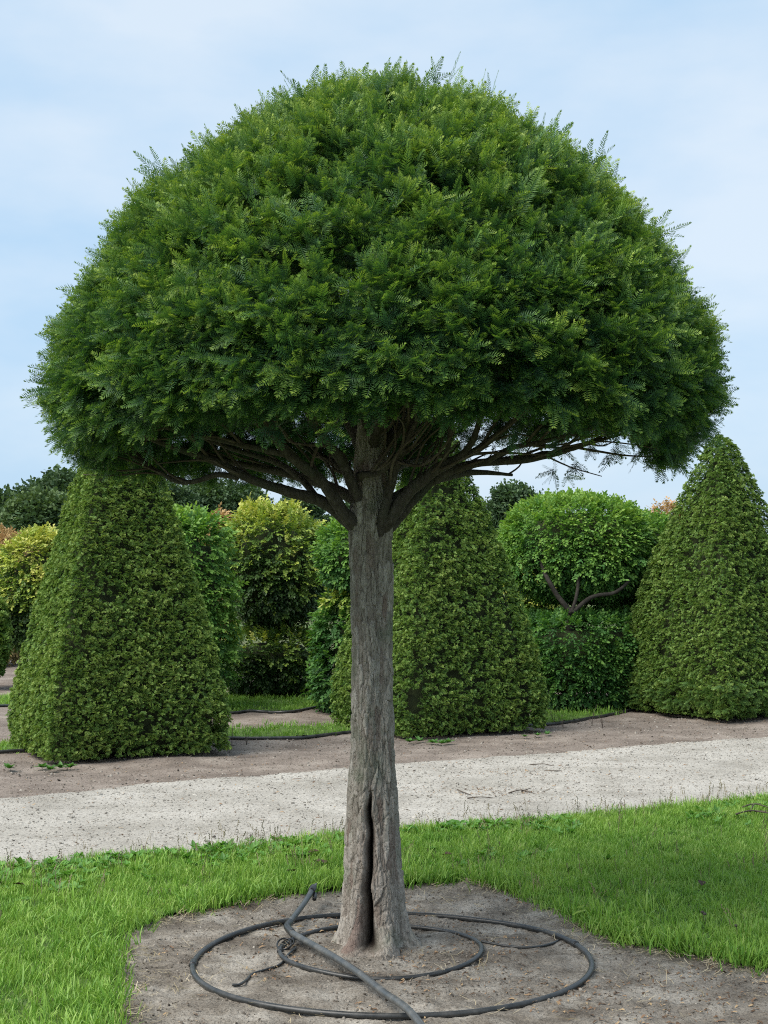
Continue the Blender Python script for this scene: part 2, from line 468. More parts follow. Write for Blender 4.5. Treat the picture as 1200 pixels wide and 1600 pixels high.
# ================================================================== the setting: ground
near_edge = [ground(*p) for p in ((0, 1362), (300, 1335), (600, 1306), (900, 1281), (1200, 1252))]
far_edge = [ground(*p) for p in ((0, 1250), (300, 1222), (600, 1197), (900, 1175), (1200, 1152))]
def extend(line, d):
    a = line[0] + (line[0] - line[1]) / np.linalg.norm(line[0] - line[1]) * d
    b = line[-1] + (line[-1] - line[-2]) / np.linalg.norm(line[-1] - line[-2]) * d
    return [a] + list(line) + [b]
near_x = extend(near_edge, 25); far_x = extend(far_edge, 25)
def line_y(line, x):
    return np.interp(x, [p[0] for p in line], [p[1] for p in line])
def wob(x, s, a=0.05):
    return (noise2(np.asarray(x, float), np.asarray(x, float) * 0 + s, 2.2, 4, 5) - 0.5) * 2 * a
def y_near(x): return line_y(near_x, x) + wob(x, 1.1, 0.09)
def y_far(x): return line_y(far_x, x) + wob(x, 7.3, 0.16)

bed_px = [(130, 1760), (180, 1600), (192, 1545), (176, 1490), (200, 1455), (285, 1434), (370, 1414), (450, 1403), (530, 1393), (640, 1386), (720, 1380), (785, 1392), (825, 1413), (890, 1432), (930, 1458), (1000, 1478), (1080, 1494), (1200, 1518), (1330, 1545), (1420, 1640), (1400, 1800), (700, 1900)]
bed = [ground(*p) for p in bed_px]

big = 600
ground_o = mesh_obj('ground', [(-big, -60, -0.09), (big, -60, -0.09), (big, 900, -0.09), (-big, 900, -0.09)], [[0, 1, 2, 3]], M_FIELD)
tag(ground_o, 'flat nursery field reaching the horizon', 'ground', kind='structure')

def soil_z(x, y):
    return -0.012 + (noise2(x, y, 1.6, 3, 11) - 0.5) * 0.05 + (noise2(x, y, 13, 3, 12) - 0.5) * 0.022
V, F = grid(-9, 9.5, 8.0, 27.0, 0.055, soil_z, lambda x, y: y > y_far(x) - 0.5)
tag(mesh_obj('soil_strip', V, F, M_SOIL), 'bare brown soil under and between the rows of clipped trees', 'soil', kind='structure')

def path_z(x, y):
    e = np.minimum(y - y_near(x), y_far(x) - y)
    rut = 0.012 * np.sin((y - y_near(x)) / np.maximum(y_far(x) - y_near(x), .1) * math.pi * 4)
    return 0.004 + np.clip(e * 0.12, -0.06, 0.012) + rut * 0.5 + (noise2(x, y, 5, 3, 21) - 0.5) * 0.016 + (noise2(x, y, 32, 3, 22) - 0.5) * 0.014
V, F = grid(-8, 9, 3.5, 19.0, 0.032, path_z, lambda x, y: (y > y_near(x) - 0.14) & (y < y_far(x) + 0.25))
tag(mesh_obj('gravel_path', V, F, M_GRAVEL), 'pale grey gravel path between lawn and clipped cones', 'path', kind='structure')

def bed_z(x, y):
    return -0.004 + (noise2(x, y, 2.5, 3, 31) - 0.5) * 0.035 + (noise2(x, y, 14, 4, 32) - 0.5) * 0.036 + np.abs(noise2(x, y, 40, 2, 33) - 0.5) * 0.020
V, F = grid(-2.3, 2.9, 3.4, 8.2, 0.018, bed_z)
k = in_poly(V[:, 0], V[:, 1], [p + 0.0 for p in bed])
cxy = np.mean([p[:2] for p in bed], 0)
bed_big = [np.append(cxy + (p[:2] - cxy) * (1 + 0.12 / np.linalg.norm(p[:2] - cxy)), 0) for p in bed]
k = in_poly(V[:, 0], V[:, 1], bed_big)
F = F[k[F].all(1)]; used = np.zeros(len(V), bool); used[F.ravel()] = True; idx = np.cumsum(used) - 1
V = V[used]; F = idx[F]
tag(mesh_obj('soil_bed', V, F, M_BED), 'round bed of bare grey soil around the umbrella tree', 'soil', kind='structure')

def jig_bed(x, y):                                # bed outline made uneven
    j = (noise2(x, y, 5, 3, 41) - 0.5) * 0.16
    d = np.stack([x, y], -1) - cxy
    d = d * (1 + (j / np.maximum(np.linalg.norm(d, axis=-1), .2))[:, None]) + cxy
    return in_poly(d[:, 0], d[:, 1], bed)
def lawn_keep(x, y): return (y < y_near(x) + 0.02) & ~jig_bed(x, y)
def lawn_z(x, y): return 0.018 + (noise2(x, y, 2, 3, 51) - 0.5) * 0.03 + (noise2(x, y, 14, 2, 52) - 0.5) * 0.012
V, F = grid(-6, 6.5, 2.0, 13.5, 0.05, lawn_z, lawn_keep)
tag(mesh_obj('lawn', V, F, M_TURF), 'mown lawn between the gravel path and the soil bed', 'lawn', kind='structure')

# grass strips between the tree rows
hoseA = [ground(*p) for p in ((-260, 1205), (0, 1177), (180, 1166), (345, 1154), (450, 1152), (545, 1146), (700, 1140), (860, 1130), (940, 1119), (1010, 1106), (1120, 1100), (1300, 1086))]
hoseB = [ground(*p) for p in ((-200, 1140), (0, 1104), (200, 1116), (345, 1114), (400, 1110), (460, 1111), (545, 1098), (700, 1090), (900, 1078))]
def strip(line, lo, hi, seed):
    def f(x, y):
        b = line_y(extend(line, 10), x)
        w = (noise2(x, y, 3, 3, seed) - 0.5) * 0.5
        return (y > b + lo + w * 0.3) & (y < b + hi + w)
    return f
stripA = strip(hoseA, 0.05, 1.0, 61); stripB = strip(hoseB, 0.10, 2.4, 62)
for nm, fn, y0, y1, lb in (('grass_strip', stripA, 11.0, 21.0, 'thin green grass strip behind the front row of cones'), ('grass_strip', stripB, 13.5, 24.0, 'green grass strip in front of the golden tiered tree')):
    V, F = grid(-8, 9, y0, y1, 0.06, lambda x, y: soil_z(x, y) + 0.010, fn)
    tag(mesh_obj(nm, V, F, M_TURF), lb, 'grass', kind='structure')

# ------------------------------------------------------------------ leaf-size shapes
def needle(base, d, side, up, L, w, V, F, A, age):
    """a flat pointed needle of two triangles folded along its length"""
    i = len(V)
    V += [base, base + d * L * 0.45 + side * w + up * w * 0.25, base + d * L, base + d * L * 0.45 - side * w + up * w * 0.25]
    F += [[i, i + 1, i + 2], [i, i + 2, i + 3]]
    A += [age] * 4
def shoot(L, n, nl, nw, r, V, F, A, origin, ang, roll, droop, age0, age1, curl=0.0):
    """one yew shoot with needles in two ranks, in the XY plane turned by ang about Z"""
    ca, sa = math.cos(ang), math.sin(ang)
    ax = np.array([ca, sa, 0.0]); ay = np.array([-sa, ca, 0.0]); az = np.array([0, 0, 1.0])
    ay, az = ay * math.cos(roll) + az * math.sin(roll), az * math.cos(roll) - ay * math.sin(roll)
    pts = []
    for i in range(n + 1):
        t = i / n
        pts.append(origin + ax * L * t + az * (curl * L * t * t) - np.array([0, 0, 1]) * droop * L * t * t)
    for i in range(n):
        t = (i + 0.5) / n
        p = pts[i] * 0.5 + pts[i + 1] * 0.5
        for s in (-1, 1):
            a = R(72 - 34 * t ** 2 + r.uniform(-9, 9))
            l = nl * (0.72 + 0.55 * math.sin(math.pi * min(1, 0.18 + 0.72 * t))) * (1 - 0.30 * t ** 4) * r.uniform(0.85, 1.12)
            d = ax * math.cos(a) + ay * s * math.sin(a) + az * r.uniform(0.05, 0.38)
            d = d / np.linalg.norm(d)
            sd = np.cross(az, d); sd /= np.linalg.norm(sd)
            needle(p, d, sd, az, l, nw, V, F, A, age0 + (age1 - age0) * t)
    for k in range(4):                            # the bud end
        a = R(r.uniform(-30, 30)); d = ax * math.cos(a) + ay * math.sin(a) + az * r.uniform(0, .35)
        d = d / np.linalg.norm(d); sd = np.cross(az, d); sd /= np.linalg.norm(sd)
        needle(pts[-1] - ax * 0.003, d, sd, az, nl * 0.7, nw, V, F, A, age1 * 1.08)
    for q in range(0, n, max(1, n // 3)):         # the green stem
        e = min(n, q + max(1, n // 3)); i = len(V); w = nw * 0.55
        V += [pts[q] - ay * w, pts[q] + ay * w, pts[e] + ay * w * .6, pts[e] - ay * w * .6]
        F.append([i, i + 1, i + 2, i + 3]); A += [age0 * 0.7] * 4
def tilt(V, yaw, pitch, roll):
    cy, sy, cp, sp, cr_, sr = math.cos(yaw), math.sin(yaw), math.cos(pitch), math.sin(pitch), math.cos(roll), math.sin(roll)
    Rx = np.array([[1, 0, 0], [0, cr_, -sr], [0, sr, cr_]]); Ry = np.array([[cp, 0, -sp], [0, 1, 0], [sp, 0, cp]]); Rz = np.array([[cy, -sy, 0], [sy, cy, 0], [0, 0, 1]])
    return np.asarray(V) @ (Rz @ Ry @ Rx).T
def yew_branchlet(seed, L=0.07, nsh=5, nl=0.0175, nw=0.0017, step=0.0060):
    """a tuft of short shoots fanning out in all directions round the growing direction"""
    r = random.Random(seed); VV, FF, AA, off = [], [], [], 0
    for k in range(nsh):
        V, F, A = [], [], []
        l = L * r.uniform(.62, 1.15) * (1.15 if k == 0 else 1)
        shoot(l, max(5, int(l / step)), nl * r.uniform(.85, 1.1), nw, r, V, F, A, np.zeros(3), 0, 0, r.uniform(0, .22), 0.02, 0.95)
        V = tilt(V, 0 if k == 0 else R(r.uniform(18, 62)) * (1 if k % 2 else -1), R(r.uniform(-22, 40)), R(r.uniform(-50, 50)))
        V = V + np.array([r.uniform(0, .03), 0, 0])
        VV.append(V); FF += [[i + off for i in f] for f in F]; AA += A; off += len(V)
    return np.concatenate(VV), FF, np.clip(np.array(AA), 0, 1)
def yew_spike(seed, L):
    r = random.Random(seed); V, F, A = [], [], []
    shoot(L, int(L / 0.0075), 0.020, 0.0021, r, V, F, A, np.zeros(3), 0, 0, 0.0, 0.3, 0.9, curl=r.uniform(0, .18))
    if r.random() < 0.6:
        l = L * r.uniform(.3, .5)
        shoot(l, int(l / 0.0075), 0.018, 0.0021, r, V, F, A, np.array([L * .35, 0, 0]), R(r.choice((-40, 40))), 0.3, 0, 0.3, 0.9)
    return np.array(V), F, np.clip(np.array(A), 0, 1)
YEW = [yew_branchlet(s, L, n) for s, L, n in ((1, .070, 5), (2, .060, 4), (3, .080, 5), (4, .055, 6), (5, .075, 4), (6, .065, 5))]
SPIKE = [yew_spike(s, L) for s, L in ((11, .12), (12, .15), (13, .10), (14, .18))]

def clip_tuft(seed):                              # end of a clipped yew shoot: a small fan of short wide needles
    r = random.Random(seed); V, F, A = [], [], []
    for k in range(4):
        ang = R(-55 + 110 * k / 3 + r.uniform(-12, 12))
        shoot(r.uniform(.024, .040), 4, 0.017, 0.0042, r, V, F, A, np.zeros(3), ang, r.uniform(-.5, .5), r.uniform(.1, .45), 0.05, 1.0)
    return np.array(V), F, np.clip(np.array(A), 0, 1)
TUFT = [clip_tuft(s) for s in range(21, 26)]

def leaf(V, F, A, base, d, up, L, w, fold, age):
    sd = np.cross(up, d); sd = sd / np.linalg.norm(sd)
    up = np.cross(d, sd)
    i = len(V)
    bend = -0.12 * L
    V += [base, base + d * L * .30 + sd * w * .85 + up * fold * w, base + d * L * .30, base + d * L * .30 - sd * w * .85 + up * fold * w,
          base + d * L * .65 + sd * w * .75 + up * (fold * w + bend * .5), base + d * L * .65 + up * bend * .5, base + d * L * .65 - sd * w * .75 + up * (fold * w + bend * .5),
          base + d * L + up * bend]
    F += [[i, i + 2, i + 1], [i, i + 3, i + 2], [i + 1, i + 2, i + 5, i + 4], [i + 2, i + 3, i + 6, i + 5], [i + 4, i + 5, i + 7], [i + 5, i + 6, i + 7]]
    A += [age] * 8
def leaf_spray(seed, n=6, L=0.15, ll=0.065, lw=0.021):
    r = random.Random(seed); V, F, A = [], [], []
    for k in range(n):
        t = (k + .6) / n; s = 1 if k % 2 else -1
        a = R(r.uniform(35, 65)) * s if k < n - 1 else 0
        d = np.array([math.cos(a), math.sin(a), r.uniform(-.35, .15)]); d /= np.linalg.norm(d)
        up = np.array([r.uniform(-.4, .4), r.uniform(-.4, .4), 1.0]); up /= np.linalg.norm(up)
        leaf(V, F, A, np.array([L * t, 0, -.1 * L * t * t]), d, up, ll * r.uniform(.7, 1.15), lw * r.uniform(.8, 1.15), 0.25, r.uniform(0, 1) * .5 + .5 * t)
    i = len(V); V += [np.array([0, -.002, 0]), np.array([0, .002, 0]), np.array([L, 0, -.1 * L])]; F.append([i, i + 1, i + 2]); A += [0, 0, 0]
    return np.array(V), F, np.array(A)
SPRAY = [leaf_spray(s, n) for s, n in ((31, 6), (32, 5), (33, 7), (34, 6))]
SPRAY_S = [leaf_spray(s, n, 0.12, 0.042, 0.014) for s, n in ((41, 7), (42, 6), (43, 8))]
def far_clump(seed):
    r = random.Random(seed); V, F, A = [], [], []
    for k in range(26):
        b = np.array([r.gauss(0, .16), r.gauss(0, .16), r.gauss(0, .10)])
        d = np.array([r.gauss(0, 1), r.gauss(0, 1), r.gauss(-.2, .5)]); d /= np.linalg.norm(d)
        u = np.array([r.gauss(0, .6), r.gauss(0, .6), 1]); u /= np.linalg.norm(u)
        leaf(V, F, A, b, d, u, r.uniform(.13, .22), r.uniform(.05, .08), .2, r.random() * .6 + (.4 if b[2] > 0 else 0))
    return np.array(V), F, np.array(A)
FARCL = [far_clump(s) for s in range(51, 55)]
def grass_clump(seed, n=22, h=0.075, spread=0.028, w=0.0021, lean=0.8):
    r = random.Random(seed); V, F, A = [], [], []
    for k in range(n):
        b = np.array([0, r.gauss(0, spread), r.gauss(0, spread)])     # growth along +X, spread in YZ
        az = r.uniform(0, 2 * math.pi); ln = r.uniform(0.05, lean); H = h * r.uniform(.5, 1.3)
        out = np.array([0, math.cos(az), math.sin(az)]); sd = np.array([0, -math.sin(az), math.cos(az)])
        i = len(V); ag = r.uniform(-.15, .25)
        for q, t in enumerate((0, .4, .75)):
            c = b + np.array([H * t * (1 - .25 * ln * t), 0, 0]) + out * ln * H * t * t
            ww = w * (1 - .45 * t)
            V += [c - sd * ww, c + sd * ww]; A += [max(0, min(1, .25 + .6 * t + ag))] * 2
        V.append(b + np.array([H * (1 - .3 * ln), 0, 0]) + out * ln * H); A.append(max(0, min(1, .9 + ag)))
        F += [[i, i + 1, i + 3, i + 2], [i + 2, i + 3, i + 5, i + 4], [i + 4, i + 5, i + 6]]
    return np.array(V), F, np.array(A)
GRASS = [grass_clump(s, n, h, sp) for s, n, h, sp in ((61, 22, .045, .028), (62, 24, .055, .03), (63, 16, .075, .025), (64, 26, .038, .032))]
GRASS_S = [grass_clump(s, 18, .04, .04, .003, .6) for s in (65, 66, 67)]
def pebble(seed):
    r = np.random.default_rng(seed)
    t = (1 + 5 ** .5) / 2
    V = nrm(np.array([(-1, t, 0), (1, t, 0), (-1, -t, 0), (1, -t, 0), (0, -1, t), (0, 1, t), (0, -1, -t), (0, 1, -t), (t, 0, -1), (t, 0, 1), (-t, 0, -1), (-t, 0, 1)], float))
    V = V * r.uniform(.75, 1.2, (12, 1)) * np.array([1.2, .9, .6])
    F = [[0, 11, 5], [0, 5, 1], [0, 1, 7], [0, 7, 10], [0, 10, 11], [1, 5, 9], [5, 11, 4], [11, 10, 2], [10, 7, 6], [7, 1, 8], [3, 9, 4], [3, 4, 2], [3, 2, 6], [3, 6, 8], [3, 8, 9], [4, 9, 5], [2, 4, 11], [6, 2, 10], [8, 6, 7], [9, 8, 1]]
    return V, F, np.ones(12)
PEB = [pebble(s) for s in (71, 72, 73)]

# ================================================================== umbrella yew
BASE = ground(582, 1478)
TX, TY = BASE[0], BASE[1]
yew = thing('umbrella_yew', 'tall umbrella-shaped clipped yew tree with domed crown on a single grey trunk', 'tree', (TX, TY, 0))
S = F_PX / TY                                     # photo pixels per metre at the trunk
def zpx(y): return at(600, y, TY)[2]
def xpx(x): return (x - 600) / F_PX * TY * 1.0

# --- trunk: rings that follow the outline, bark flakes as relief
prof = [(1520, 500, 668), (1496, 508, 656), (1480, 517, 648), (1455, 527, 639), (1420, 533, 634), (1360, 537, 629), (1300, 539, 625), (1235, 540, 621), (1200, 544, 617), (1150, 547, 615), (1080, 547, 613), (1000, 548, 612), (900, 546, 611), (840, 545, 610), (815, 544, 611), (780, 548, 606), (735, 552, 604), (690, 557, 600), (640, 562, 597), (560, 567, 594), (440, 575, 592)]
pz = np.array([zpx(p[0]) for p in prof]); pl = np.array([p[1] for p in prof], float); pr = np.array([p[2] for p in prof], float)
NZ, NT = 560, 260
zz = np.concatenate([np.linspace(-0.07, 1.95, NZ - 60), np.linspace(1.955, 2.9, 60)])
lc = np.interp(zz, pz[np.argsort(pz)], ((pl + pr) / 2)[np.argsort(pz)])
lr = np.interp(zz, pz[np.argsort(pz)], ((pr - pl) / 2)[np.argsort(pz)]) / S
lx = xpx(lc)
def smooth1(a, k):
    w = np.hanning(k); w /= w.sum()
    return np.convolve(np.pad(a, k // 2, mode='edge'), w, 'valid')[:len(a)]
lr = smooth1(lr, 25) * np.interp(zz, [0, .3, .8, 3], [.90, .93, .965, .965]); lx = smooth1(lx, 25)
th = np.arange(NT) * 2 * math.pi / NT
TH, ZZ = np.meshgrid(th, zz)
RR = np.repeat(lr[:, None], NT, 1)
flare = np.exp(-np.clip(ZZ, 0, 9) / 0.09)
RR = RR * (1 + flare * 0.20 * np.sin(TH * 5 + 0.7) + flare * .10 * np.sin(TH * 3 + 2.0)) + 0.008 * np.sin(TH * 3 + ZZ * 1.3) + 0.005 * np.sin(TH * 5 - ZZ * 2.1)
# flakes: stretched cells in (arc, height)
def cells(u, v, cu, cv, seed, per):
    """F1, F2 and a random value per cell; u is periodic with per cells"""
    a = u / cu; b = v / cv
    ia = np.floor(a); ib = np.floor(b)
    f1 = np.full(a.shape, 9.0); f2 = np.full(a.shape, 9.0); val = np.zeros(a.shape)
    for da in (-1, 0, 1):
        for db in (-2, -1, 0, 1, 2):
            ca = ia + da; cb = ib + db
            cm = np.mod(ca, per)
            ja = _hash(cm, cb, cm * 0, seed); jb = _hash(cm, cb, cm * 0 + 1, seed); vv = _hash(cm, cb, cm * 0 + 2, seed)
            d = np.hypot(ca + 0.1 + .8 * ja - a, cb + .1 + .8 * jb - b)
            closer = d < f1
            f2 = np.where(closer, f1, np.minimum(f2, d)); val = np.where(closer, vv, val); f1 = np.where(closer, d, f1)
    return f1, f2, val
ARC = TH * 0.1
warp = fbm(np.stack([np.cos(TH).ravel() * 1.6, np.sin(TH).ravel() * 1.6, ZZ.ravel() * 5], -1), 3, 81).reshape(TH.shape) - .5
warp2 = fbm(np.stack([np.cos(TH).ravel() * 3, np.sin(TH).ravel() * 3, ZZ.ravel() * 9], -1), 4, 82).reshape(TH.shape) - .5
per = 25
f1, f2, val = cells((TH / (2 * math.pi) * per + warp * 2.6), ZZ + warp2 * 0.16, 1.0, 0.125, 3, per)
edge = np.clip((f2 - f1) / 0.15, 0, 1)
per2 = 46
g1, g2, val2 = cells((TH / (2 * math.pi) * per2 + warp2 * 4), ZZ + warp * 0.08, 1.0, 0.055, 5, per2)
edge2 = np.clip((g2 - g1) / 0.25, 0, 1)
fine = fbm(np.stack([np.cos(TH).ravel() * 16, np.sin(TH).ravel() * 16, ZZ.ravel() * 13], -1), 4, 83).reshape(TH.shape) - .5
amp = np.interp(ZZ, [0, 1.0, 1.7, 2.2, 2.9], [1.15, 1.1, 0.95, .5, .3])
crk = np.clip((vnoise(np.stack([np.cos(TH).ravel() * 4, np.sin(TH).ravel() * 4, ZZ.ravel() * 7], -1), 84).reshape(TH.shape) - .30) * 3, 0, 1)
fib = fbm(np.stack([np.cos(TH).ravel() * 34, np.sin(TH).ravel() * 34, ZZ.ravel() * 5], -1), 3, 85).reshape(TH.shape) - .5
RR = RR + fib * .0035 + amp * ((val - .5) * 0.008 + (edge - 1) * 0.0105 * crk * (0.35 + val) + (edge2 - 1) * 0.0045 * (.35 + .65 * (1 - crk)) + (val2 - .5) * .0045 + fine * 0.0045)
# the hollow split up the front of the trunk
z_lo, z_hi = zpx(1478), zpx(1228)
tt = np.clip((ZZ - z_lo) / (z_hi - z_lo), 0, 1)
cxs = np.interp(ZZ, [zpx(y) for y in (1478, 1440, 1380, 1300, 1225)], [xpx(x) for x in (571, 574, 576, 577, 579)])
r_here = np.repeat(lr[:, None], NT, 1); cx_here = np.repeat(lx[:, None], NT, 1)
th0 = -math.pi / 2 + np.arcsin(np.clip((cxs - cx_here) / r_here, -.9, .9))
th0 = th0 + .06 * np.sin(ZZ * 17 + .6) + .03 * np.sin(ZZ * 41)
dth = np.angle(np.exp(1j * (TH - th0)))
wpx = np.interp(ZZ, [zpx(y) for y in (1482, 1470, 1440, 1380, 1320, 1260, 1225)], [6, 21, 18, 12, 9, 6, 2]) / S * 0.60
wang = wpx / r_here
arcx = np.abs(dth + (warp2 * .35 + fine * .25) * .30) / (wang * (1 + warp * 1.2))
inside = (ZZ > z_lo - .01) & (ZZ < z_hi)
groove = np.where(inside, 1 / (1 + arcx ** 6), 0)
lip = np.where((ZZ > z_lo - .05) & (ZZ < z_hi + .25), np.exp(-(arcx - 0) ** 2 / 18), 0)
taper = np.clip((z_hi - ZZ) / .08, 0, 1) * np.clip((ZZ - z_lo) / .03, 0, 1)
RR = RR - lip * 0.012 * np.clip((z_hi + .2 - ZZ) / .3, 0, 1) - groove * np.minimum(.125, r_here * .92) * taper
knob = np.exp(-(((dth - .22) / .36) ** 2 + ((ZZ - .01) / .05) ** 2))      # callus at the foot of the split
RR = RR + knob * (.065 + .05 * warp2 + .016 * fine)
X = lx[:, None] + RR * np.cos(TH); Y = TY + RR * np.sin(TH)
V = np.stack([X.ravel(), Y.ravel(), ZZ.ravel()], -1)
ii = np.arange(NZ * NT).reshape(NZ, NT); jj = np.roll(ii, -1, 1)
F = np.stack([ii[:-1].ravel(), jj[:-1].ravel(), jj[1:].ravel(), ii[1:].ravel()], -1)
bare = np.clip(lip * 0.34 * (0.2 + 1.2 * (warp2 + .5)) * np.clip((ZZ - .05) / .3, .25, 1), 0, .45) + np.clip((0.30 - val) * 3, 0, .6) * np.clip(warp * 4 + .3, 0, 1)
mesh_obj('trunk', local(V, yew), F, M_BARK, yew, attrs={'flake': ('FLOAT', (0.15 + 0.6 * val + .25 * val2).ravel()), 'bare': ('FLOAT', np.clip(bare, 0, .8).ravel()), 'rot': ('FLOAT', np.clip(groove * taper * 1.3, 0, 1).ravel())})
# --- boughs: pixel track and offset in depth from the trunk
boughs = [
    ([(562, 835), (538, 808), (500, 782), (450, 768), (390, 748), (340, 722), (260, 695), (170, 660)], (0, -.02, -.05, -.08, -.10, -.1, -.12, -.1), (.036, .034, .030, .026, .022, .019, .014, .007)),
    ([(560, 830), (536, 800), (505, 755), (478, 732), (440, 698), (412, 650), (390, 600), (360, 530)], (-.03, -.08, -.14, -.18, -.26, -.34, -.42, -.5), (.034, .032, .028, .026, .022, .018, .014, .008)),
    ([(565, 800), (548, 752), (532, 718), (508, 686), (484, 650), (470, 590), (455, 520)], (-.04, -.09, -.13, -.18, -.24, -.32, -.4), (.028, .026, .024, .022, .019, .015, .008)),
    ([(556, 748), (566, 742), (582, 741), (600, 733), (618, 716), (640, 680), (668, 620)], (-.08, -.11, -.12, -.12, -.14, -.2, -.3), (.020, .017, .015, .015, .015, .013, .007)),
    ([(594, 832), (612, 806), (640, 768), (682, 734), (716, 716), (750, 700), (800, 660), (860, 610)], (-.03, -.06, -.08, -.1, -.12, -.14, -.2, -.25), (.038, .036, .031, .027, .022, .018, .014, .007)),
    ([(596, 838), (618, 812), (650, 776), (690, 742), (745, 724), (817, 719), (870, 708), (914, 694), (980, 676)], (.0, .03, .06, .08, .1, .1, .12, .1, .1), (.036, .033, .027, .023, .020, .018, .015, .012, .006)),
    ([(594, 838), (600, 800), (608, 768), (618, 730), (634, 690), (650, 645), (668, 580), (690, 500)], (-.07, -.085, -.09, -.11, -.15, -.18, -.24, -.3), (.026, .023, .022, .022, .020, .017, .013, .007)),
    ([(690, 728), (700, 700), (706, 660), (715, 615), (730, 560)], (-.1, -.15, -.2, -.26, -.32), (.014, .013, .012, .010, .006)),
    ([(716, 716), (738, 690), (752, 650), (775, 600), (800, 540)], (-.12, -.16, -.2, -.26, -.3), (.016, .015, .013, .010, .006)),
    ([(584, 700), (592, 672), (612, 640), (640, 590), (660, 530)], (-.05, -.1, -.16, -.22, -.3), (.024, .022, .019, .014, .007)),
    ([(565, 790), (535, 770), (490, 752), (430, 736), (350, 720), (290, 700)], (.06, .14, .28, .42, .6, .75), (.030, .028, .025, .021, .015, .008)),
    ([(575, 780), (556, 750), (530, 728), (500, 712), (460, 690)], (.08, .25, .5, .75, 1.0), (.030, .027, .023, .017, .008)),
    ([(590, 790), (602, 750), (625, 728), (660, 718), (700, 712)], (.08, .25, .5, .75, 1.0), (.030, .027, .023, .017, .008)),
    ([(595, 800), (630, 770), (690, 748), (740, 738), (800, 742)], (.06, .2, .4, .6, .75), (.030, .026, .021, .016, .008)),
    ([(372, 746), (340, 742), (305, 752), (276, 752), (245, 735), (205, 712), (160, 690)], (-.1, -.06, -.02, .02, .04, .06, .05), (.016, .014, .013, .012, .011, .009, .005)),
    ([(455, 712), (400, 700), (330, 684), (260, 668), (190, 640)], (-.24, -.26, -.26, -.28, -.25), (.016, .014, .012, .010, .005)),
    ([(500, 785), (470, 748), (430, 722), (360, 700), (290, 672), (220, 650)], (.0, .12, .25, .38, .5, .6), (.018, .017, .015, .013, .010, .005)),
    ([(760, 722), (800, 700), (850, 690), (920, 670), (1000, 650)], (.0, -.08, -.16, -.2, -.22), (.014, .013, .011, .009, .005)),
    ([(575, 700), (572, 650), (560, 600), (540, 530), (520, 440)], (0, -.03, -.08, -.12, -.2), (.036, .032, .027, .020, .008)),
    ([(578, 690), (590, 620), (610, 540), (640, 460), (660, 360)], (0, .03, .08, .12, .15), (.034, .030, .024, .018, .008)),
    ([(572, 720), (545, 660), (505, 610), (450, 540), (400, 450)], (.03, .12, .22, .32, .4), (.032, .028, .023, .016, .008)),
    ([(588, 720), (640, 650), (700, 600), (770, 530), (840, 450)], (.03, .12, .22, .32, .4), (.032, .028, .023, .016, .008)),
]
twig_starts = []
for i, (px, dy, rad) in enumerate(boughs):
    P = np.array([at(x, y, TY + d) for (x, y), d in zip(px, dy)])
    if 550 < px[0][0] < 608:                      # grows out of the trunk: root it in the heartwood
        P[0] = at(578 + (px[0][0] - 578) * .75, px[0][1] + 6, TY + dy[0] * .4)
        P = np.concatenate([[at(578 + (px[0][0] - 578) * .35, px[0][1] + 70, TY)], P]); rad = (rad[0] * .9,) + tuple(rad)
        rad = tuple(r * (1.18 if k == 1 else 1.0) for k, r in enumerate(rad))
    rad = tuple(r * .88 for r in rad)
    Vt, Ft = tube(P, rad, 14, 9, rough=0.22, seed=100 + i)
    mesh_obj('bough', local(Vt, yew), Ft, M_BOUGH_SHADED, yew)
    Pc, Qc = catmull(P, rad, 6)
    for k in range(len(Pc) // 3, len(Pc)):
        twig_starts.append((Pc[k], Pc[min(k + 1, len(Pc) - 1)] - Pc[k - 1], Qc[k]))

# dome outline: radius and height above the ground
DZ = np.array([2.03, 2.08, 2.17, 2.31, 2.50, 2.67, 2.92, 3.17, 3.40, 3.52, 3.59, 3.64])
DR = np.array([1.18, 1.27, 1.35, 1.40, 1.37, 1.29, 1.145, 0.955, 0.66, 0.45, 0.28, 0.0])
seg = np.hypot(np.diff(DZ), np.diff(DR)); arcl = np.concatenate([[0], np.cumsum(seg)])
CX = xpx(597)
def dome(u, phi):
    """u 0..1 from rim to top: point and outward normal"""
    s = u * arcl[-1]
    r = np.interp(s, arcl, DR); z = np.interp(s, arcl, DZ)
    e = 0.04
    dr = np.interp(np.minimum(s + e, arcl[-1]), arcl, DR) - np.interp(np.maximum(s - e, 0), arcl, DR)
    dz = np.interp(np.minimum(s + e, arcl[-1]), arcl, DZ) - np.interp(np.maximum(s - e, 0), arcl, DZ)
    l = np.hypot(dr, dz)
    nr, nz_ = dz / l, -dr / l
    p = np.stack([CX + .015 * np.clip((z - 2.4) / 1.0, 0, 1) + r * np.cos(phi), TY + r * np.sin(phi), z], -1)
    n = np.stack([nr * np.cos(phi), nr * np.sin(phi), nz_], -1)
    return p, n, r
def dome_sample(n):
    u = rng.random(n * 3); phi = rng.random(n * 3) * 2 * math.pi
    p, nn, r = dome(u, phi)
    keep = rng.random(n * 3) < (r + .04) / 1.47
    return p[keep][:n], nn[keep][:n], u[keep][:n], phi[keep][:n]

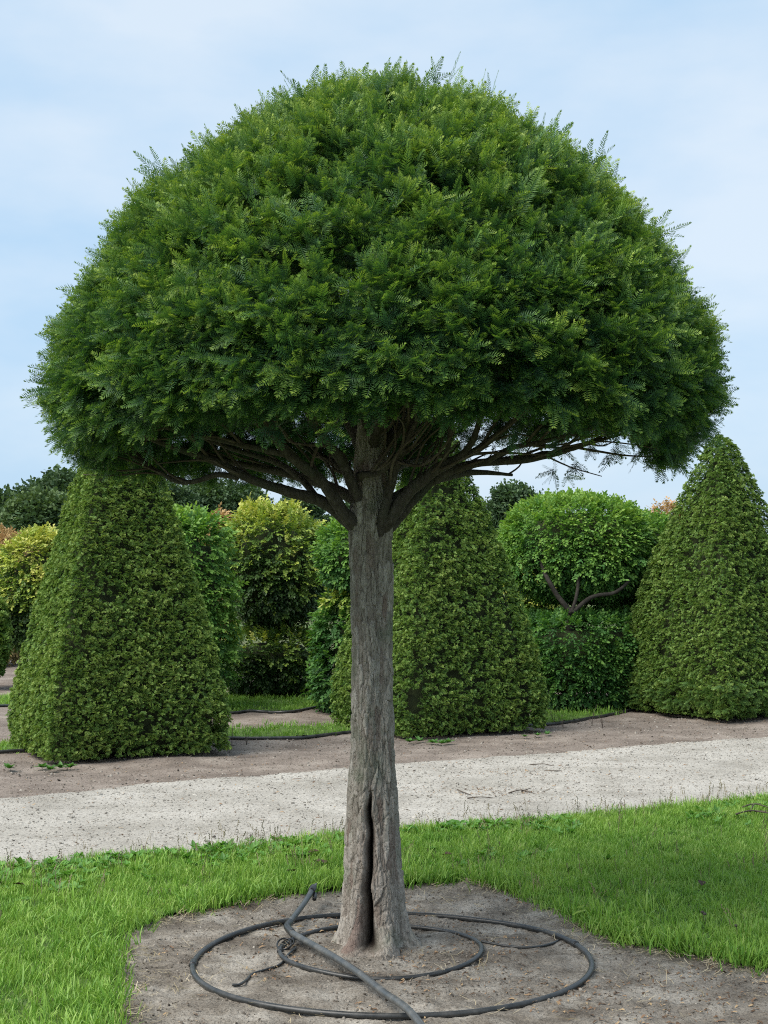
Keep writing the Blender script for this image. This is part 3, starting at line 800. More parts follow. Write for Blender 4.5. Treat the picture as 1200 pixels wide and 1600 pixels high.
# twigs: thin wood from the boughs out to the shell
tw = []
r_ = random.Random(5)
for p, d, q in twig_starts:
    for rep in range(2):
        if r_.random() < 0.80: continue
        d0 = nrm(d + np.array([r_.gauss(0, .02), r_.gauss(0, .02), r_.gauss(.01, .02)]))
        rad = nrm(np.array([p[0] - CX, p[1] - TY, 0.0]) + 1e-6)
        L = r_.uniform(.25, .6)
        pts = [p]
        dr = d0
        for s in range(4):
            dr = nrm(dr + rad * .25 + np.array([r_.gauss(0, .3), r_.gauss(0, .3), r_.gauss(.12, .22)]))
            nx = pts[-1] + dr * L / 4
            rr = math.hypot(nx[0] - CX, nx[1] - TY)
            if rr > 1.34 or nx[2] < 2.0: break
            pts.append(nx)
        if len(pts) > 2:
            q0 = min(q * .6, .008)
            tw.append(tube(pts, np.linspace(q0, .002, len(pts)), 5, 3))
Vt, Ft = join(tw)
o = mesh_obj('twigs', local(Vt, yew), Ft, M_BRANCH, yew)
tag(o, kind='stuff')

# --- crown
def yew_orient(p, n, spread=0.55, lift_top=0.08, droop=0.40):
    m = len(p)
    hgt = np.clip((p[:, 2] - 2.0) / 1.7, 0, 1)
    d = n + rng.normal(0, spread, (m, 3))
    d[:, 2] += lift_top * hgt - droop * (1 - hgt) ** 1.5
    up = np.array([0, 0, 1.0]) + n * 1.1 + rng.normal(0, .4, (m, 3))
    return d, up
NC = 29000
p, n, u, phi = dome_sample(NC)
cl = fbm(p * 5.2, 2, 91)                          # clumps and hollows of the crown
cl2 = vnoise(p * 13, 92)
ok = (cl * .40 + cl2 * .60) > 0.385
p, n, u, phi, cl, cl2 = (a[ok] for a in (p, n, u, phi, cl, cl2))
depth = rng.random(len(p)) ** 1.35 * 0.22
off = (cl - .5) * 0.07 + (cl2 - .5) * .10 - depth - .01
pp = p + n * off[:, None]
front = np.clip(-np.sin(phi), 0, 1)
thin_rear = ((phi > .2) & (phi < 1.35) & (pp[:, 2] < 2.27)) | (pp[:, 2] < 2.05 + .13 * front ** .6 + (cl2 - .5) * .12)   # the rim is higher in front and at the far right
keep = ~(thin_rear & (rng.random(len(pp)) < .95))
d, up = yew_orient(pp, n)
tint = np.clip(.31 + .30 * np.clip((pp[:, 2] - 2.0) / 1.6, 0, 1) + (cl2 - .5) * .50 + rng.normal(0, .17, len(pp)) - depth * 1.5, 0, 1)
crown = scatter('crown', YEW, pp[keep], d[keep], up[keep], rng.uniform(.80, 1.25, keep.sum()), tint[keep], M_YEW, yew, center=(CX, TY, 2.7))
# inner sprays on the twigs, dark and sparse
p, n, u, phi = dome_sample(6500)
pp = p - n * rng.uniform(.24, .62, (len(p), 1)); pp[:, 2] = np.maximum(pp[:, 2], 2.06 + rng.uniform(0, .2, len(p)))
d, up = yew_orient(pp, n, .8, .2, .3)
keep = ~((phi > .2) & (phi < 1.35) & (pp[:, 2] < 2.35)) & (pp[:, 2] > 2.1 + .08 * np.clip(-np.sin(phi), 0, 1))
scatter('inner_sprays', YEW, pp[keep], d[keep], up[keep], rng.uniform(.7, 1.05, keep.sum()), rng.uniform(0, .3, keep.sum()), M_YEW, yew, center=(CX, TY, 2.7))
# long new shoots standing out of the dome
p, n, u, phi = dome_sample(750)
d = n * .8 + rng.normal(0, .35, p.shape); d[:, 2] += .15 * np.clip((p[:, 2] - 2.1) / 1.0, -.2, 1)
k = p[:, 2] > 2.36; p, n, d = p[k], n[k], d[k]
up = np.array([0, 0, 1.0]) + n * .5 + rng.normal(0, .5, p.shape)
scatter('new_shoots', SPIKE, p - n * .045, d, up, rng.uniform(.55, .9, len(p)), rng.uniform(.3, .75, len(p)), M_YEW, yew, center=(CX, TY, 2.7))

p, n, u, phi = dome_sample(2600)
k = p[:, 2] > 2.75 + rng.uniform(0, .7, len(p)); p, n = p[k][:200], n[k][:200]
d = n * .7 + rng.normal(0, .45, p.shape); d[:, 2] += .30
scatter('top_shoots', SPIKE, p + n * .01, d, np.array([0, 0, 1.0]) + n * .5 + rng.normal(0, .6, p.shape), rng.uniform(.75, 1.15, len(p)), rng.uniform(.25, .7, len(p)), M_YEW, yew, center=(CX, TY, 3.2))

# ================================================================== hoses on the bed
def on_bed(px, py, r):
    g = ground(px, py, 0.01)
    return np.array([g[0], g[1], r])
def lay(P, r):                                    # rest a track on the soil
    P = np.array(P); P[:, 2] = bed_z(P[:, 0], P[:, 1]) + r + P[:, 2]
    return P
c_out = ground(611, 1497, .01); r_out = np.linalg.norm(ground(918, 1500, .01) - c_out)
c_in = ground(596, 1481, .01); r_in = np.linalg.norm(ground(752, 1482, .01) - c_in)
def ring(c, rad, r, n, seed):
    a = np.arange(n) * 2 * math.pi / n
    rr = rad * (1 + .012 * np.sin(2 * a + seed) + .008 * np.sin(3 * a + 2 * seed))
    P = np.stack([c[0] + rr * np.cos(a), c[1] + rr * np.sin(a), .004 * np.sin(3 * a + seed)], -1)
    zz_ = bed_z(P[:, 0], P[:, 1])
    w = np.hanning(33); w /= w.sum()
    zz_ = np.convolve(np.concatenate([zz_[-16:], zz_, zz_[:16]]), w, 'valid')
    P[:, 2] += zz_ + r * .8
    return P
RO, RI, RS = .0118, .0098, .0140
Pout = ring(c_out, r_out, RO, 180, 1.0); Pin = ring(c_in, r_in, RI, 140, 2.4)
t = thing('irrigation_ring', 'large black irrigation hose ring lying around the trunk', 'hose', (c_out[0], c_out[1], 0))
V, F = tube(Pout, RO, 12, closed=True); pipe_o = mesh_obj('pipe', local(V, t), F, M_PIPE, t)
def coupling(P, i, r, parent, mat, ln=.03):
    a = P[i]; d = nrm(P[(i + 1) % len(P)] - P[i - 1])
    V, F = tube([a - d * ln, a - d * ln * .9, a, a + d * ln * .9, a + d * ln], [r * .98, r * 1.35, r * 1.3, r * 1.35, r * .98], 14, 2)
    return mesh_obj('coupling', local(V, parent), F, mat, parent)
coupling(Pout, 92, RO, t, M_BLACK)
coupling(Pout, 8, RO, t, M_BLACK, .018)
t2 = thing('irrigation_ring', 'small black irrigation hose ring close around the trunk base', 'hose', (c_in[0], c_in[1], 0))
V, F = tube(Pin, RI, 12, closed=True); pipe_i = mesh_obj('pipe', local(V, t2), F, M_PIPE, t2)
coupling(Pin, 70, RI, t2, M_BLACK, .026)
kk = Pin[68]
for q in (0, 1):
    a = np.arange(28) * 2 * math.pi / 28
    P = np.stack([kk[0] + .012 + .03 * np.cos(a) + .012 * q, kk[1] + .02 + .05 * np.sin(a), kk[2] + .012 + .012 * np.sin(a + q)], -1)
    V, F = tube(P, .004, 6, closed=True); mesh_obj('tie_loop', local(V, t2), F, M_BLACK, t2).parent = pipe_i

# thick grey supply pipe crossing both rings
sp_px = [(490, 1412), (478, 1424), (464, 1440), (453, 1454), (449, 1461), (457, 1470), (482, 1485), (520, 1507), (560, 1535), (600, 1566), (640, 1602), (690, 1650), (760, 1720)]
sp_z = [.075, .062, .048, .038, .037, .036, .036, .036, .034, .036, .036, .01, .0]
P = np.array([on_bed(x, y, 0) for x, y in sp_px]); P[:, 2] = sp_z
P = lay(P, RS)
t = thing('supply_pipe', 'thick grey irrigation pipe crossing over both hose rings', 'pipe', (P[4][0], P[4][1], 0))
V, F = tube(P[:5], [RS * .92] * 5, 14, 8); mesh_obj('upper_pipe', local(V, t), F, M_SUPPLY, t)
V, F = tube(P[4:], [RS] * len(P[4:]), 14, 8); mesh_obj('lower_pipe', local(V, t), F, M_SUPPLY, t)
V, F = tube(P[3:6], [RS * 1.15] * 3, 14, 8); mesh_obj('elbow', local(V, t), F, M_BLACK, t)
d = nrm(P[0] - P[1])
V, F = tube([P[0] - d * .05, P[0] - d * .045, P[0] - d * .005, P[0]], [RS, RS * 1.2, RS * 1.2, RS], 14, 2); mesh_obj('clamp', local(V, t), F, M_BLACK, t)
e = P[0]
V, F = tube([e - d * .01, e + d * .03 + np.array([.006, 0, .004])], [RS * .9, RS * .35], 10, 3); mesh_obj('folded_end', local(V, t), F, M_SUPPLY, t)
V, F = tube([e - d * .02 + np.array([.012, -.02, -.02]), e - d * .07 + np.array([.02, -.02, -.025])], [RS * .7, RS * .7], 12, 3); mesh_obj('folded_end', local(V, t), F, M_BLACK, t)
# thin tubes
for px, lab in (([(462, 1478), (450, 1488), (438, 1498), (415, 1507), (395, 1516), (385, 1528), (374, 1538), (363, 1540)], 'thin black drip tube curling left from the small hose ring'),
                ([(752, 1473), (775, 1475), (800, 1477), (825, 1479), (845, 1477), (862, 1473), (874, 1466)], 'thin black drip tube joining the small ring to the large ring')):
    P = lay([on_bed(x, y, 0) * [1, 1, 0] for x, y in px], .0055)
    V, F = tube(P, [.0055] * len(P), 8, 7)
    o = mesh_obj('drip_tube', V, F, M_PIPE, loc=(P[0][0], P[0][1], 0)); tag(o, lab, 'hose')

# row hoses beside the grass strips
for line, lab in ((hoseA, 'long black irrigation hose lying behind the front row of yew cones'), (hoseB, 'black irrigation hose snaking past the golden tiered tree')):
    P = np.array(line)
    Pc, _ = catmull(P, np.ones(len(P)), 14)
    Pc[:, 1] += (noise2(Pc[:, 0], Pc[:, 0] * 0, 1.3, 2, 77) - .5) * .2
    Pc[:, 2] = smooth1(soil_z(Pc[:, 0], Pc[:, 1]), 9) + .018
    V, F = tube(Pc, [.0155] * len(Pc), 8, 1)
    o = mesh_obj('row_hose', V, F, M_PIPE, loc=(Pc[0][0], Pc[0][1], 0)); tag(o, lab, 'hose')

# ================================================================== clipped yew cones
ROW = math.atan2(far_edge[-1][1] - far_edge[0][1], far_edge[-1][0] - far_edge[0][0])
def yew_cone(corner, wid, dep, H, top, rot, label, bulge=0.10, dens=1.0, bright=0.0, seed=0):
    """four-sided tapering cone; corner is the left front corner on the ground"""
    ux = np.array([math.cos(rot), math.sin(rot), 0]); uy = np.array([-math.sin(rot), math.cos(rot), 0])
    c = corner + ux * wid / 2 + uy * dep / 2
    t = thing('yew_cone', label, 'topiary', (c[0], c[1], 0), 'clipped yew cones along the path')
    def half(v):                                  # v 0..1 up: share of the base half-width, slightly convex
        k = (1 - v) + top * v + bulge * np.sin(math.pi * v)
        k = k * np.sqrt(np.clip((1.0 - v) / .035, 0, 1)) * np.where(v < .1, .90 + v, 1.0)
        return k
    A_side = (wid + dep) * H * .62 * 2
    nn = int(A_side * 3600 * dens)
    v = rng.random(nn * 2); w = half(v) + .03
    v = v[rng.random(nn * 2) < w / (half(np.array([.1]))[0] + .05)]
    m = len(v)
    face = rng.choice(4, m, p=np.array([wid, dep, wid, dep]) / (2 * (wid + dep)))
    s = rng.uniform(-1, 1, m)
    k = half(v)
    rc = 0.985 + .015 * (1 - np.abs(s) ** 6)        # corners slightly rounded
    nx = np.choose(face, [s, np.ones(m), s, -np.ones(m)]) * k * wid / 2 * rc
    ny = np.choose(face, [-np.ones(m), s, np.ones(m), s]) * k * dep / 2 * rc
    P = c + ux * nx[:, None] + uy * ny[:, None]; P[:, 2] = v * H + .02
    sl = (1 - top) * wid / 2 / H
    N2 = np.stack([np.choose(face, [s ** 5 * .5, np.ones(m), s ** 5 * .5, -np.ones(m)]), np.choose(face, [-np.ones(m), s ** 5 * .5, np.ones(m), s ** 5 * .5])], -1)
    Nn = ux * N2[:, :1] + uy * N2[:, 1:]; Nn[:, 2] = sl + np.clip((v - .9) * 12, 0, 2)
    Nn = nrm(Nn)
    cl = fbm(P * 3.2, 2, 200 + seed); c2 = vnoise(P * 16, 210 + seed)
    c2 = vnoise(P * np.array([19, 19, 24]), 210 + seed); keep = (cl * .3 + c2 * .7) > .35
    P, Nn, cl, c2, v = P[keep], Nn[keep], cl[keep], c2[keep], v[keep]
    m = len(P)
    dp = rng.random(m) ** 1.5 * .05
    P = P + Nn * ((cl - .5) * .028 + (c2 - .5) * .06 - dp)[:, None]
    P[:, 2] = np.maximum(P[:, 2], .03)
    d = Nn * .75 + rng.normal(0, .5, (m, 3)); d[:, 2] += .12
    up = np.array([0, 0, 1.0]) + Nn * 1.1 + rng.normal(0, .35, (m, 3))
    tint = np.clip(.55 + bright + (cl - .5) * .5 + (c2 - .5) * .6 + rng.normal(0, .13, m) - dp * 3, 0, 1)
    scatter('foliage', TUFT, P, d, up, rng.uniform(.40, .68, m), tint, M_HEDGE, t, center=(c[0], c[1], H * .4))
    # a few stray shoots and the skirt that hangs over the soil
    q = rng.choice(m, 90); 
    scatter('stray_shoots', SPIKE[:3], P[q], d[q], up[q], rng.uniform(.25, .42, 90), rng.uniform(.4, .9, 90), M_HEDGE, t, center=(c[0], c[1], H * .4))
    # twiggy inside that closes the view through it
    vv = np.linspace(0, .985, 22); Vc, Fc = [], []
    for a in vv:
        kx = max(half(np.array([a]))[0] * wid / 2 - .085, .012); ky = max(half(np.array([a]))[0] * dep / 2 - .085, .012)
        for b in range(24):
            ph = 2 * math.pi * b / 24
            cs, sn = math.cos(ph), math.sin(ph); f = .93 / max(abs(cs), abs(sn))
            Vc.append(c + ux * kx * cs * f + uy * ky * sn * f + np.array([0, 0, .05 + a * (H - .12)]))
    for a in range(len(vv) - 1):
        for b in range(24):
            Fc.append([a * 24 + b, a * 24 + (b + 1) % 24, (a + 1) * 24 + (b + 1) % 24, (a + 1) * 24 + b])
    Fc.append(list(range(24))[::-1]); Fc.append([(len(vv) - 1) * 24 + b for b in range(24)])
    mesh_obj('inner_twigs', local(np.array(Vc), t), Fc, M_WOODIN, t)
    V, F = tube([c + [0, 0, -.05], c + [0, 0, H * .5], c + [0, 0, H * .9]], [.06, .045, .01], 10, 4)
    mesh_obj('trunk', local(V, t), F, M_DARKBARK, t)
    return t, c
gL = ground(66, 1197); gM = ground(628, 1158); gR = ground(1133, 1130)
yew_cone(gL, 1.74, 1.62, 3.20, .12, ROW - R(4), 'broad clipped yew cone with pale lit left side, front corner by the hose end', .05, bright=.05, seed=1)
yew_cone(gM, 1.80, 1.70, 3.15, .07, ROW - R(2), 'dark green clipped yew cone standing directly behind the umbrella tree trunk', .09, seed=2)
yew_cone(gR, 1.95, 2.0, 3.12, .08, ROW + R(1), 'clipped yew cone with pointed top and ragged skirt, next to the fork-stemmed tree', .08, seed=3)

tR = bpy.data.objects['yew_cone.002']
q = rng.uniform(0, 1, 240); sd_ = rng.random(240) < .5
ux = np.array([math.cos(ROW), math.sin(ROW), 0]); uy = np.array([-math.sin(ROW), math.cos(ROW), 0])
P = gR + np.where(sd_[:, None], ux * q[:, None] * 1.6, uy * q[:, None] * 1.6) + (ux + uy) * .07
P[:, 2] = rng.uniform(.10, .42, 240)
d = np.where(sd_[:, None], -uy, -ux) + rng.normal(0, .35, (240, 3)); d[:, 2] -= .5
scatter('skirt', YEW, P, d, np.array([0, 0, 1.0]) + d * .6 + rng.normal(0, .3, (240, 3)), rng.uniform(.8, 1.25, 240), rng.uniform(.1, .45, 240), M_HEDGE, tR, center=(tR.location[0], tR.location[1], .4))

# ================================================================== clipped broadleaf trees of the second row
def sup_sample(n, rx, ry, rz, e):
    """points on a rounded box / ellipsoid with their normals"""
    d = nrm(rng.normal(0, 1, (n, 3)))
    k = (np.abs(d[:, 0]) ** e + np.abs(d[:, 1]) ** e + np.abs(d[:, 2]) ** e) ** (-1 / e)
    p = d * k[:, None]
    g = np.sign(p) * np.abs(p) ** (e - 1) / np.array([rx, ry, rz])
    return p * np.array([rx, ry, rz]), nrm(g), p[:, 2]
def leafy(parent, name, c, rx, ry, rz, e, n, mat, var, tintf, rot=0.0, shell=.30, rough=.10, scale=(.8, 1.2), core=True, seed=0, flat_bottom=None):
    p, g, hz = sup_sample(n, rx, ry, rz, e)
    ca, sa = math.cos(rot), math.sin(rot)
    M = np.array([[ca, sa, 0], [-sa, ca, 0], [0, 0, 1]])
    p = p @ M; g = g @ M
    cl = fbm((p + c) * 3.0, 2, 300 + seed); c2 = vnoise((p + c) * 9, 310 + seed)
    keep = (cl * .5 + c2 * .5) > .30
    p, g, hz, cl, c2 = p[keep], g[keep], hz[keep], cl[keep], c2[keep]
    m = len(p)
    dp = rng.random(m) ** 1.6 * shell
    q = p * (1 - dp * .5)[:, None] + g * ((cl - .5) * rough * 2 + (c2 - .5) * rough)[:, None]
    if flat_bottom is not None: q[:, 2] = np.maximum(q[:, 2], flat_bottom + rng.uniform(0, .06, m))
    d = g + rng.normal(0, .5, (m, 3)); d[:, 2] -= .15
    up = np.array([0, 0, 1.0]) + g * .9 + rng.normal(0, .3, (m, 3))
    tint = np.clip(tintf(hz, cl, c2, m) - dp * .5, 0, 1)
    scatter(name, var, q + c, d, up, rng.uniform(*scale, m), tint, mat, parent, center=c)
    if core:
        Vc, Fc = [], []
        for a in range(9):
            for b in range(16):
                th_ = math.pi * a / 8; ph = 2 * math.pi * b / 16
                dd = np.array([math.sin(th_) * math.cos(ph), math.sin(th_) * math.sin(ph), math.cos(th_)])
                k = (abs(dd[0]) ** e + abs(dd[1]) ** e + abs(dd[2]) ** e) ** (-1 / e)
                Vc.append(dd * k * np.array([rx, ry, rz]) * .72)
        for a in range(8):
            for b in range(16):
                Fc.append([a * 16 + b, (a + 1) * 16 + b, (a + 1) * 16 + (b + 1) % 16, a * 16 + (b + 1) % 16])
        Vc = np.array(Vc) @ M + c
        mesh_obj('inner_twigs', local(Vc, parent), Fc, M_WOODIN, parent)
def t_green(b, gr=.22): return lambda hz, cl, c2, m: b + gr * hz + (cl - .5) * .5 + (c2 - .5) * .3 + rng.normal(0, .14, m)
def t_gold(b, gr=.45): return lambda hz, cl, c2, m: b + gr * hz + (cl - .5) * .7 + (c2 - .5) * .5 + rng.normal(0, .20, m)
def stem(parent, pts, rad, nm='trunk', mat=None):
    V, F = tube(pts, rad, 10, 6, rough=.15)
    return mesh_obj(nm, local(V, parent), F, mat or M_DARKBARK, parent)
def box_px(x0, x1, y0, y1, Y):
    """centre and half-sizes of an upright box seen between those pixels at distance Y"""
    a = at(x0, y1, Y); b = at(x1, y0, Y)
    return (a + b) / 2, (b[0] - a[0]) / 2, (b[2] - a[2]) / 2

# a: tall clipped column behind the left cone
Ya = 17.0
c, hx, hz_ = box_px(262, 346, 812, 1118, Ya)
t = thing('hornbeam_column', 'narrow green hornbeam column clipped square, between left yew cone and golden tree', 'tree', (c[0], Ya, 0), 'clipped broadleaf trees of the second row')
leafy(t, 'crown', np.array([c[0] - .12, Ya, (c[2] + hz_) / 2 + .06]), hx + .10, .5, (c[2] + hz_) / 2 - .06, 7, 3600, M_BEAM, SPRAY_S, t_green(.56, .18), ROW, seed=1, scale=(.9, 1.4))
stem(t, [(c[0], Ya, -.05), (c[0], Ya, 1.5), (c[0], Ya, 2.2)], (.06, .05, .02))
# b: golden tiered tree
Yb = ground(428, 1087)[1]
c, hx, hz_ = box_px(348, 506, 798, 970, Yb)
t = thing('golden_tiered_tree', 'golden-leaved ball-crowned tree with a second tier below on a dark trunk', 'tree', (at(428, 1087, Yb)[0], Yb, 0), 'clipped broadleaf trees of the second row')
leafy(t, 'upper_crown', c, hx, hx, hz_, 2.5, 3800, M_GOLD, SPRAY_S, t_gold(.42), seed=2, rough=.12, scale=(.8, 1.3))
cb, hx, hz_ = box_px(350, 504, 994, 1070, Yb)
leafy(t, 'lower_tier', cb, hx, hx, hz_, 3.5, 2600, M_GOLD, SPRAY_S, t_gold(.26, .22), seed=3, scale=(.8, 1.3))
x0 = t.location[0]
stem(t, [(x0, Yb, -.05), (x0 + .01, Yb, .3), (x0 - .01, Yb, 1.0), (x0 + .02, Yb, 2.0)], (.10, .085, .07, .03))
for q in range(6):
    a = q * 1.05 + .3
    stem(t, [(x0, Yb, 1.0), (x0 + .25 * math.cos(a), Yb + .25 * math.sin(a), 1.15), (x0 + .45 * math.cos(a), Yb + .45 * math.sin(a), 1.5)], (.035, .028, .01), 'branch')
# c: tiered hornbeam just left of the yew trunk
Yc = 16.9
c, hx, hz_ = box_px(505, 640, 822, 922, Yc)
t = thing('tiered_hornbeam', 'green two-tier hornbeam partly hidden by the umbrella tree trunk', 'tree', (c[0], Yc, 0), 'clipped broadleaf trees of the second row')
leafy(t, 'upper_crown', c, hx, hx, hz_, 3, 2200, M_BEAM, SPRAY_S, t_green(.45), seed=4, scale=(.9, 1.4))
cb, hx, hz_ = box_px(502, 640, 945, 1112, Yc)
leafy(t, 'lower_tier', cb, hx, hx, hz_, 4.5, 3000, M_BEAM, SPRAY_S, t_green(.26, .12), seed=5, scale=(.9, 1.4))
cg, hx, hz_ = box_px(512, 640, 925, 955, Yc)
leafy(t, 'young_growth', cg, hx, hx, hz_, 3, 500, M_GOLD, SPRAY_S, t_gold(.55), seed=6, core=False)
stem(t, [(c[0], Yc, -.05), (c[0], Yc, 1.2), (c[0], Yc, 2.0)], (.08, .06, .03))
# d: fork-stemmed tree over a clipped block
Yd = 17.4
t = thing('fork_stemmed_tree', 'green flat-domed tree on forked stems above a clipped leafy block', 'tree', (at(890, 1100, Yd)[0], Yd, 0), 'clipped broadleaf trees of the second row')
c, hx, hz_ = box_px(790, 1010, 780, 934, Yd + .30)
leafy(t, 'upper_crown', c, hx, .80, hz_, 2.7, 8000, M_BEAM, SPRAY, t_green(.58, .26), seed=7, scale=(.5, .8), rough=.05)
c, hx, hz_ = box_px(930, 1056, 806, 945, Yd + .85)
leafy(t, 'side_crown', c, hx, .6, hz_, 3, 4200, M_BEAM, SPRAY, t_green(.5, .2), seed=8, scale=(.5, .8), rough=.05)
c, hx, hz_ = box_px(815, 1005, 962, 1098, Yd)
leafy(t, 'clipped_block', c, hx + .05, .7, hz_, 7, 7500, M_BEAM, SPRAY, t_green(.34, .06), ROW - R(8), seed=9, scale=(.5, .8), rough=.04)
f0 = at(893, 952, Yd - .55)
stem(t, [(f0[0], Yd - .2, -.05), (f0[0], Yd - .3, .6), f0], (.07, .06, .042), 'trunk')
for pts, rad in (([(893, 958), (872, 932), (856, 905), (846, 878), (838, 850)], (.032, .029, .025, .020, .010)), ([(893, 958), (925, 933), (960, 926), (985, 908), (1003, 885)], (.028, .024, .021, .017, .008)), ([(893, 958), (902, 925), (905, 890), (900, 850)], (.022, .020, .016, .010))):
    P = np.array([at(x, y, Yd - .56 + .02 * k) for k, (x, y) in enumerate(pts)]); P[-1][1] += .3; P[-2][1] += .12
    stem(t, P, rad, 'branch')
q = at(915, 885, Yd - .62) + rng.normal(0, 1, (34, 3)) * np.array([.42, .08, .12])
scatter('front_sprays', SPRAY, q, np.array([0, -1.0, -.2]) + rng.normal(0, .5, (34, 3)), np.array([0, -.6, 1.0]) + rng.normal(0, .3, (34, 3)), rng.uniform(.5, .8, 34), rng.uniform(.3, .7, 34), M_BEAM, t)
# e: golden tree left of the left cone
Ye = 21.0
c, hx, hz_ = box_px(8, 112, 838, 1012, Ye)
t = thing('golden_tree', 'golden-topped leafy tree beside the left yew cone, dark green below', 'tree', (c[0], Ye, 0), 'clipped broadleaf trees of the second row')
leafy(t, 'crown', c, hx, hx, hz_, 2.6, 3400, M_GOLD, SPRAY_S, t_gold(.44, .50), seed=10, rough=.14, scale=(.9, 1.4))
stem(t, [(c[0], Ye, -.05), (c[0] + .02, Ye, .5), (c[0], Ye, 1.5)], (.08, .07, .03))
# f: copper-topped shrubs further back
for (x0, x1, y0, y1, Yf, lab) in ((-60, 62, 842, 1020, 25.0, 'copper-tinted leafy tree behind the golden tree at the path end'), (318, 366, 806, 1000, 24.0, 'copper-tipped shrub seen between hornbeam column and golden ball tree'), (1010, 1090, 803, 1000, 24.0, 'copper-leaved shrub behind the fork-stemmed tree'), (806, 864, 905, 1050, 20.5, 'yellow-green shrub glimpsed between dark cone and fork-stemmed tree')):
    c, hx, hz_ = box_px(x0, x1, y0, y1, Yf)
    t = thing('copper_shrub' if 'copper' in lab else 'yellow_shrub', lab, 'shrub', (c[0], Yf, 0))
    hh = (c[2] + hz_) / 2
    leafy(t, 'foliage', np.array([c[0], Yf, hh + .05]), hx, hx, hh - .03, 2.6, 2200, M_RED if 'copper' in lab else M_GOLD, SPRAY_S, t_green(.3, .4) if 'copper' in lab else t_gold(.6, .2), seed=20 + int(Yf), rough=.16, scale=(.9, 1.5))
    stem(t, [(c[0], Yf, -.05), (c[0], Yf, .5), (c[0], Yf, 1.2)], (.05, .04, .02))
# dark small conifer at the left margin
Yg = 20.0
c, hx, hz_ = box_px(-55, 9, 925, 1036, Yg)
t = thing('small_conifer', 'small dark conical conifer at the far left beside the path', 'shrub', (c[0], Yg, 0))
leafy(t, 'foliage', np.array([c[0], Yg, (c[2] + hz_) / 2]), hx, hx, (c[2] + hz_) / 2 - .03, 2.2, 1500, M_HEDGE, TUFT, t_green(.4), seed=31, scale=(2, 3.2))
stem(t, [(c[0], Yg, -.05), (c[0], Yg, .6)], (.05, .03))

# ================================================================== far trees on the skyline
far_list = [(-130, 730, 62, 5.6), (10, 764, 66, 4.6), (70, 772, 54, 3.4), (108, 738, 64, 5.0), (235, 742, 70, 5.2), (318, 752, 72, 5.2), (385, 762, 78, 4.6), (470, 772, 76, 4.4), (560, 775, 80, 5.0), (680, 770, 78, 4.8), (795, 757, 74, 4.2), (838, 772, 82, 3.4), (925, 806, 90, 4.6), (1030, 812, 92, 4.8), (1150, 815, 90, 4.8), (1290, 800, 85, 5.2)]
far_lab = ['dark broadleaf tree on the skyline', 'tall rounded dark tree on the skyline', 'olive green tree before the skyline trees']
for i, (px, py, Yt, wd) in enumerate(far_list):
    top = at(px, py, Yt)
    H = top[2]
    lighter = (i == 2)
    lab = {2: 'olive-green lighter tree in front of the dark skyline trees', 1: 'dark skyline tree rising above the copper-tinted tree', 3: 'tall dark skyline tree touching the edge of the broad yew cone',
           5: 'dark skyline tree above the hornbeam column', 6: 'dark skyline tree above the gap between hornbeam column and golden ball tree', 10: 'dark skyline tree showing between the dark cone and the fork-stemmed tree'}.get(i, 'dark green broadleaf tree on the distant skyline, mostly hidden by nearer trees')
    t = thing('skyline_tree', lab, 'tree', (top[0], Yt, 0), 'trees on the distant skyline')
    stem(t, [(top[0], Yt, -.2), (top[0] + .1, Yt, H * .35), (top[0], Yt, H * .8)], (.28, .2, .06))
    r_ = random.Random(400 + i)
    P, N_ = [], []
    blobs = []
    for q in range(15):
        a = r_.uniform(0, 2 * math.pi); h = r_.uniform(.22, .90); w = math.sin(math.pi * min(.98, .15 + h * .85)) ** .7
        br = wd * r_.uniform(.20, .32)
        rr = wd * .5 * w * r_.uniform(.15, .85)
        blobs.append((np.array([top[0] + rr * math.cos(a), Yt + rr * math.sin(a), min(h * H, H - br * .8)]), br))
    blobs.append((np.array([top[0], Yt, H - wd * .20]), wd * .22))
    for b, br in blobs:
        nb = 120
        dd = nrm(rng.normal(0, 1, (nb, 3))); P.append(b + dd * (br * rng.uniform(.55, 1.05, (nb, 1))) * np.array([1, 1, .8])); N_.append(dd)
        if r_.random() < .5: stem(t, [(top[0], Yt, max(.4, b[2] * .5)), tuple((b + np.array([top[0], Yt, b[2] * .6])) / 2), tuple(b)], (.10, .07, .02), 'limb')
    P = np.concatenate(P); N_ = np.concatenate(N_)
    k = P[:, 2] > .3; P, N_ = P[k], N_[k]
    m = len(P)
    tint = np.clip((.55 if lighter else .26) + .16 * N_[:, 2] + (fbm(P * .8, 2, 500 + i) - .5) * .6 + rng.normal(0, .1, m), 0, 1)
    scatter('crown', FARCL, P, N_ + rng.normal(0, .4, (m, 3)), np.array([0, 0, 1.0]) + rng.normal(0, .4, (m, 3)), rng.uniform(.7, 1.3, m), tint, M_FAR, t, center=(top[0], Yt, H * .6))

# ================================================================== grass, gravel, litter
def dist_keep(x, y): return (np.abs(x) < 0.30 * y + 1.0)
n0 = 95000
x = rng.uniform(-4.2, 4.6, n0); y = rng.uniform(3.6, 12.5, n0)
k = lawn_keep(x, y) & dist_keep(x, y)
x, y = x[k], y[k]
dn = noise2(x, y, 2.3, 3, 600); dn2 = noise2(x, y, 9, 2, 601)
k = rng.random(len(x)) < np.clip(.70 + (dn - .5) * .6, .3, 1)
x, y, dn, dn2 = x[k], y[k], dn[k], dn2[k]
P = np.stack([x, y, lawn_z(x, y) - .004], -1); m = len(P)
longer = np.clip(1.0 - (y - 5) / 7, 0, 1)
tint = np.clip(.45 + (dn - .5) * .8 + (dn2 - .5) * .7 + rng.normal(0, .15, m), 0, 1)
tint = np.where(rng.random(m) < .05 + .12 * (dn < .36), rng.uniform(.85, 1.05, m), tint)
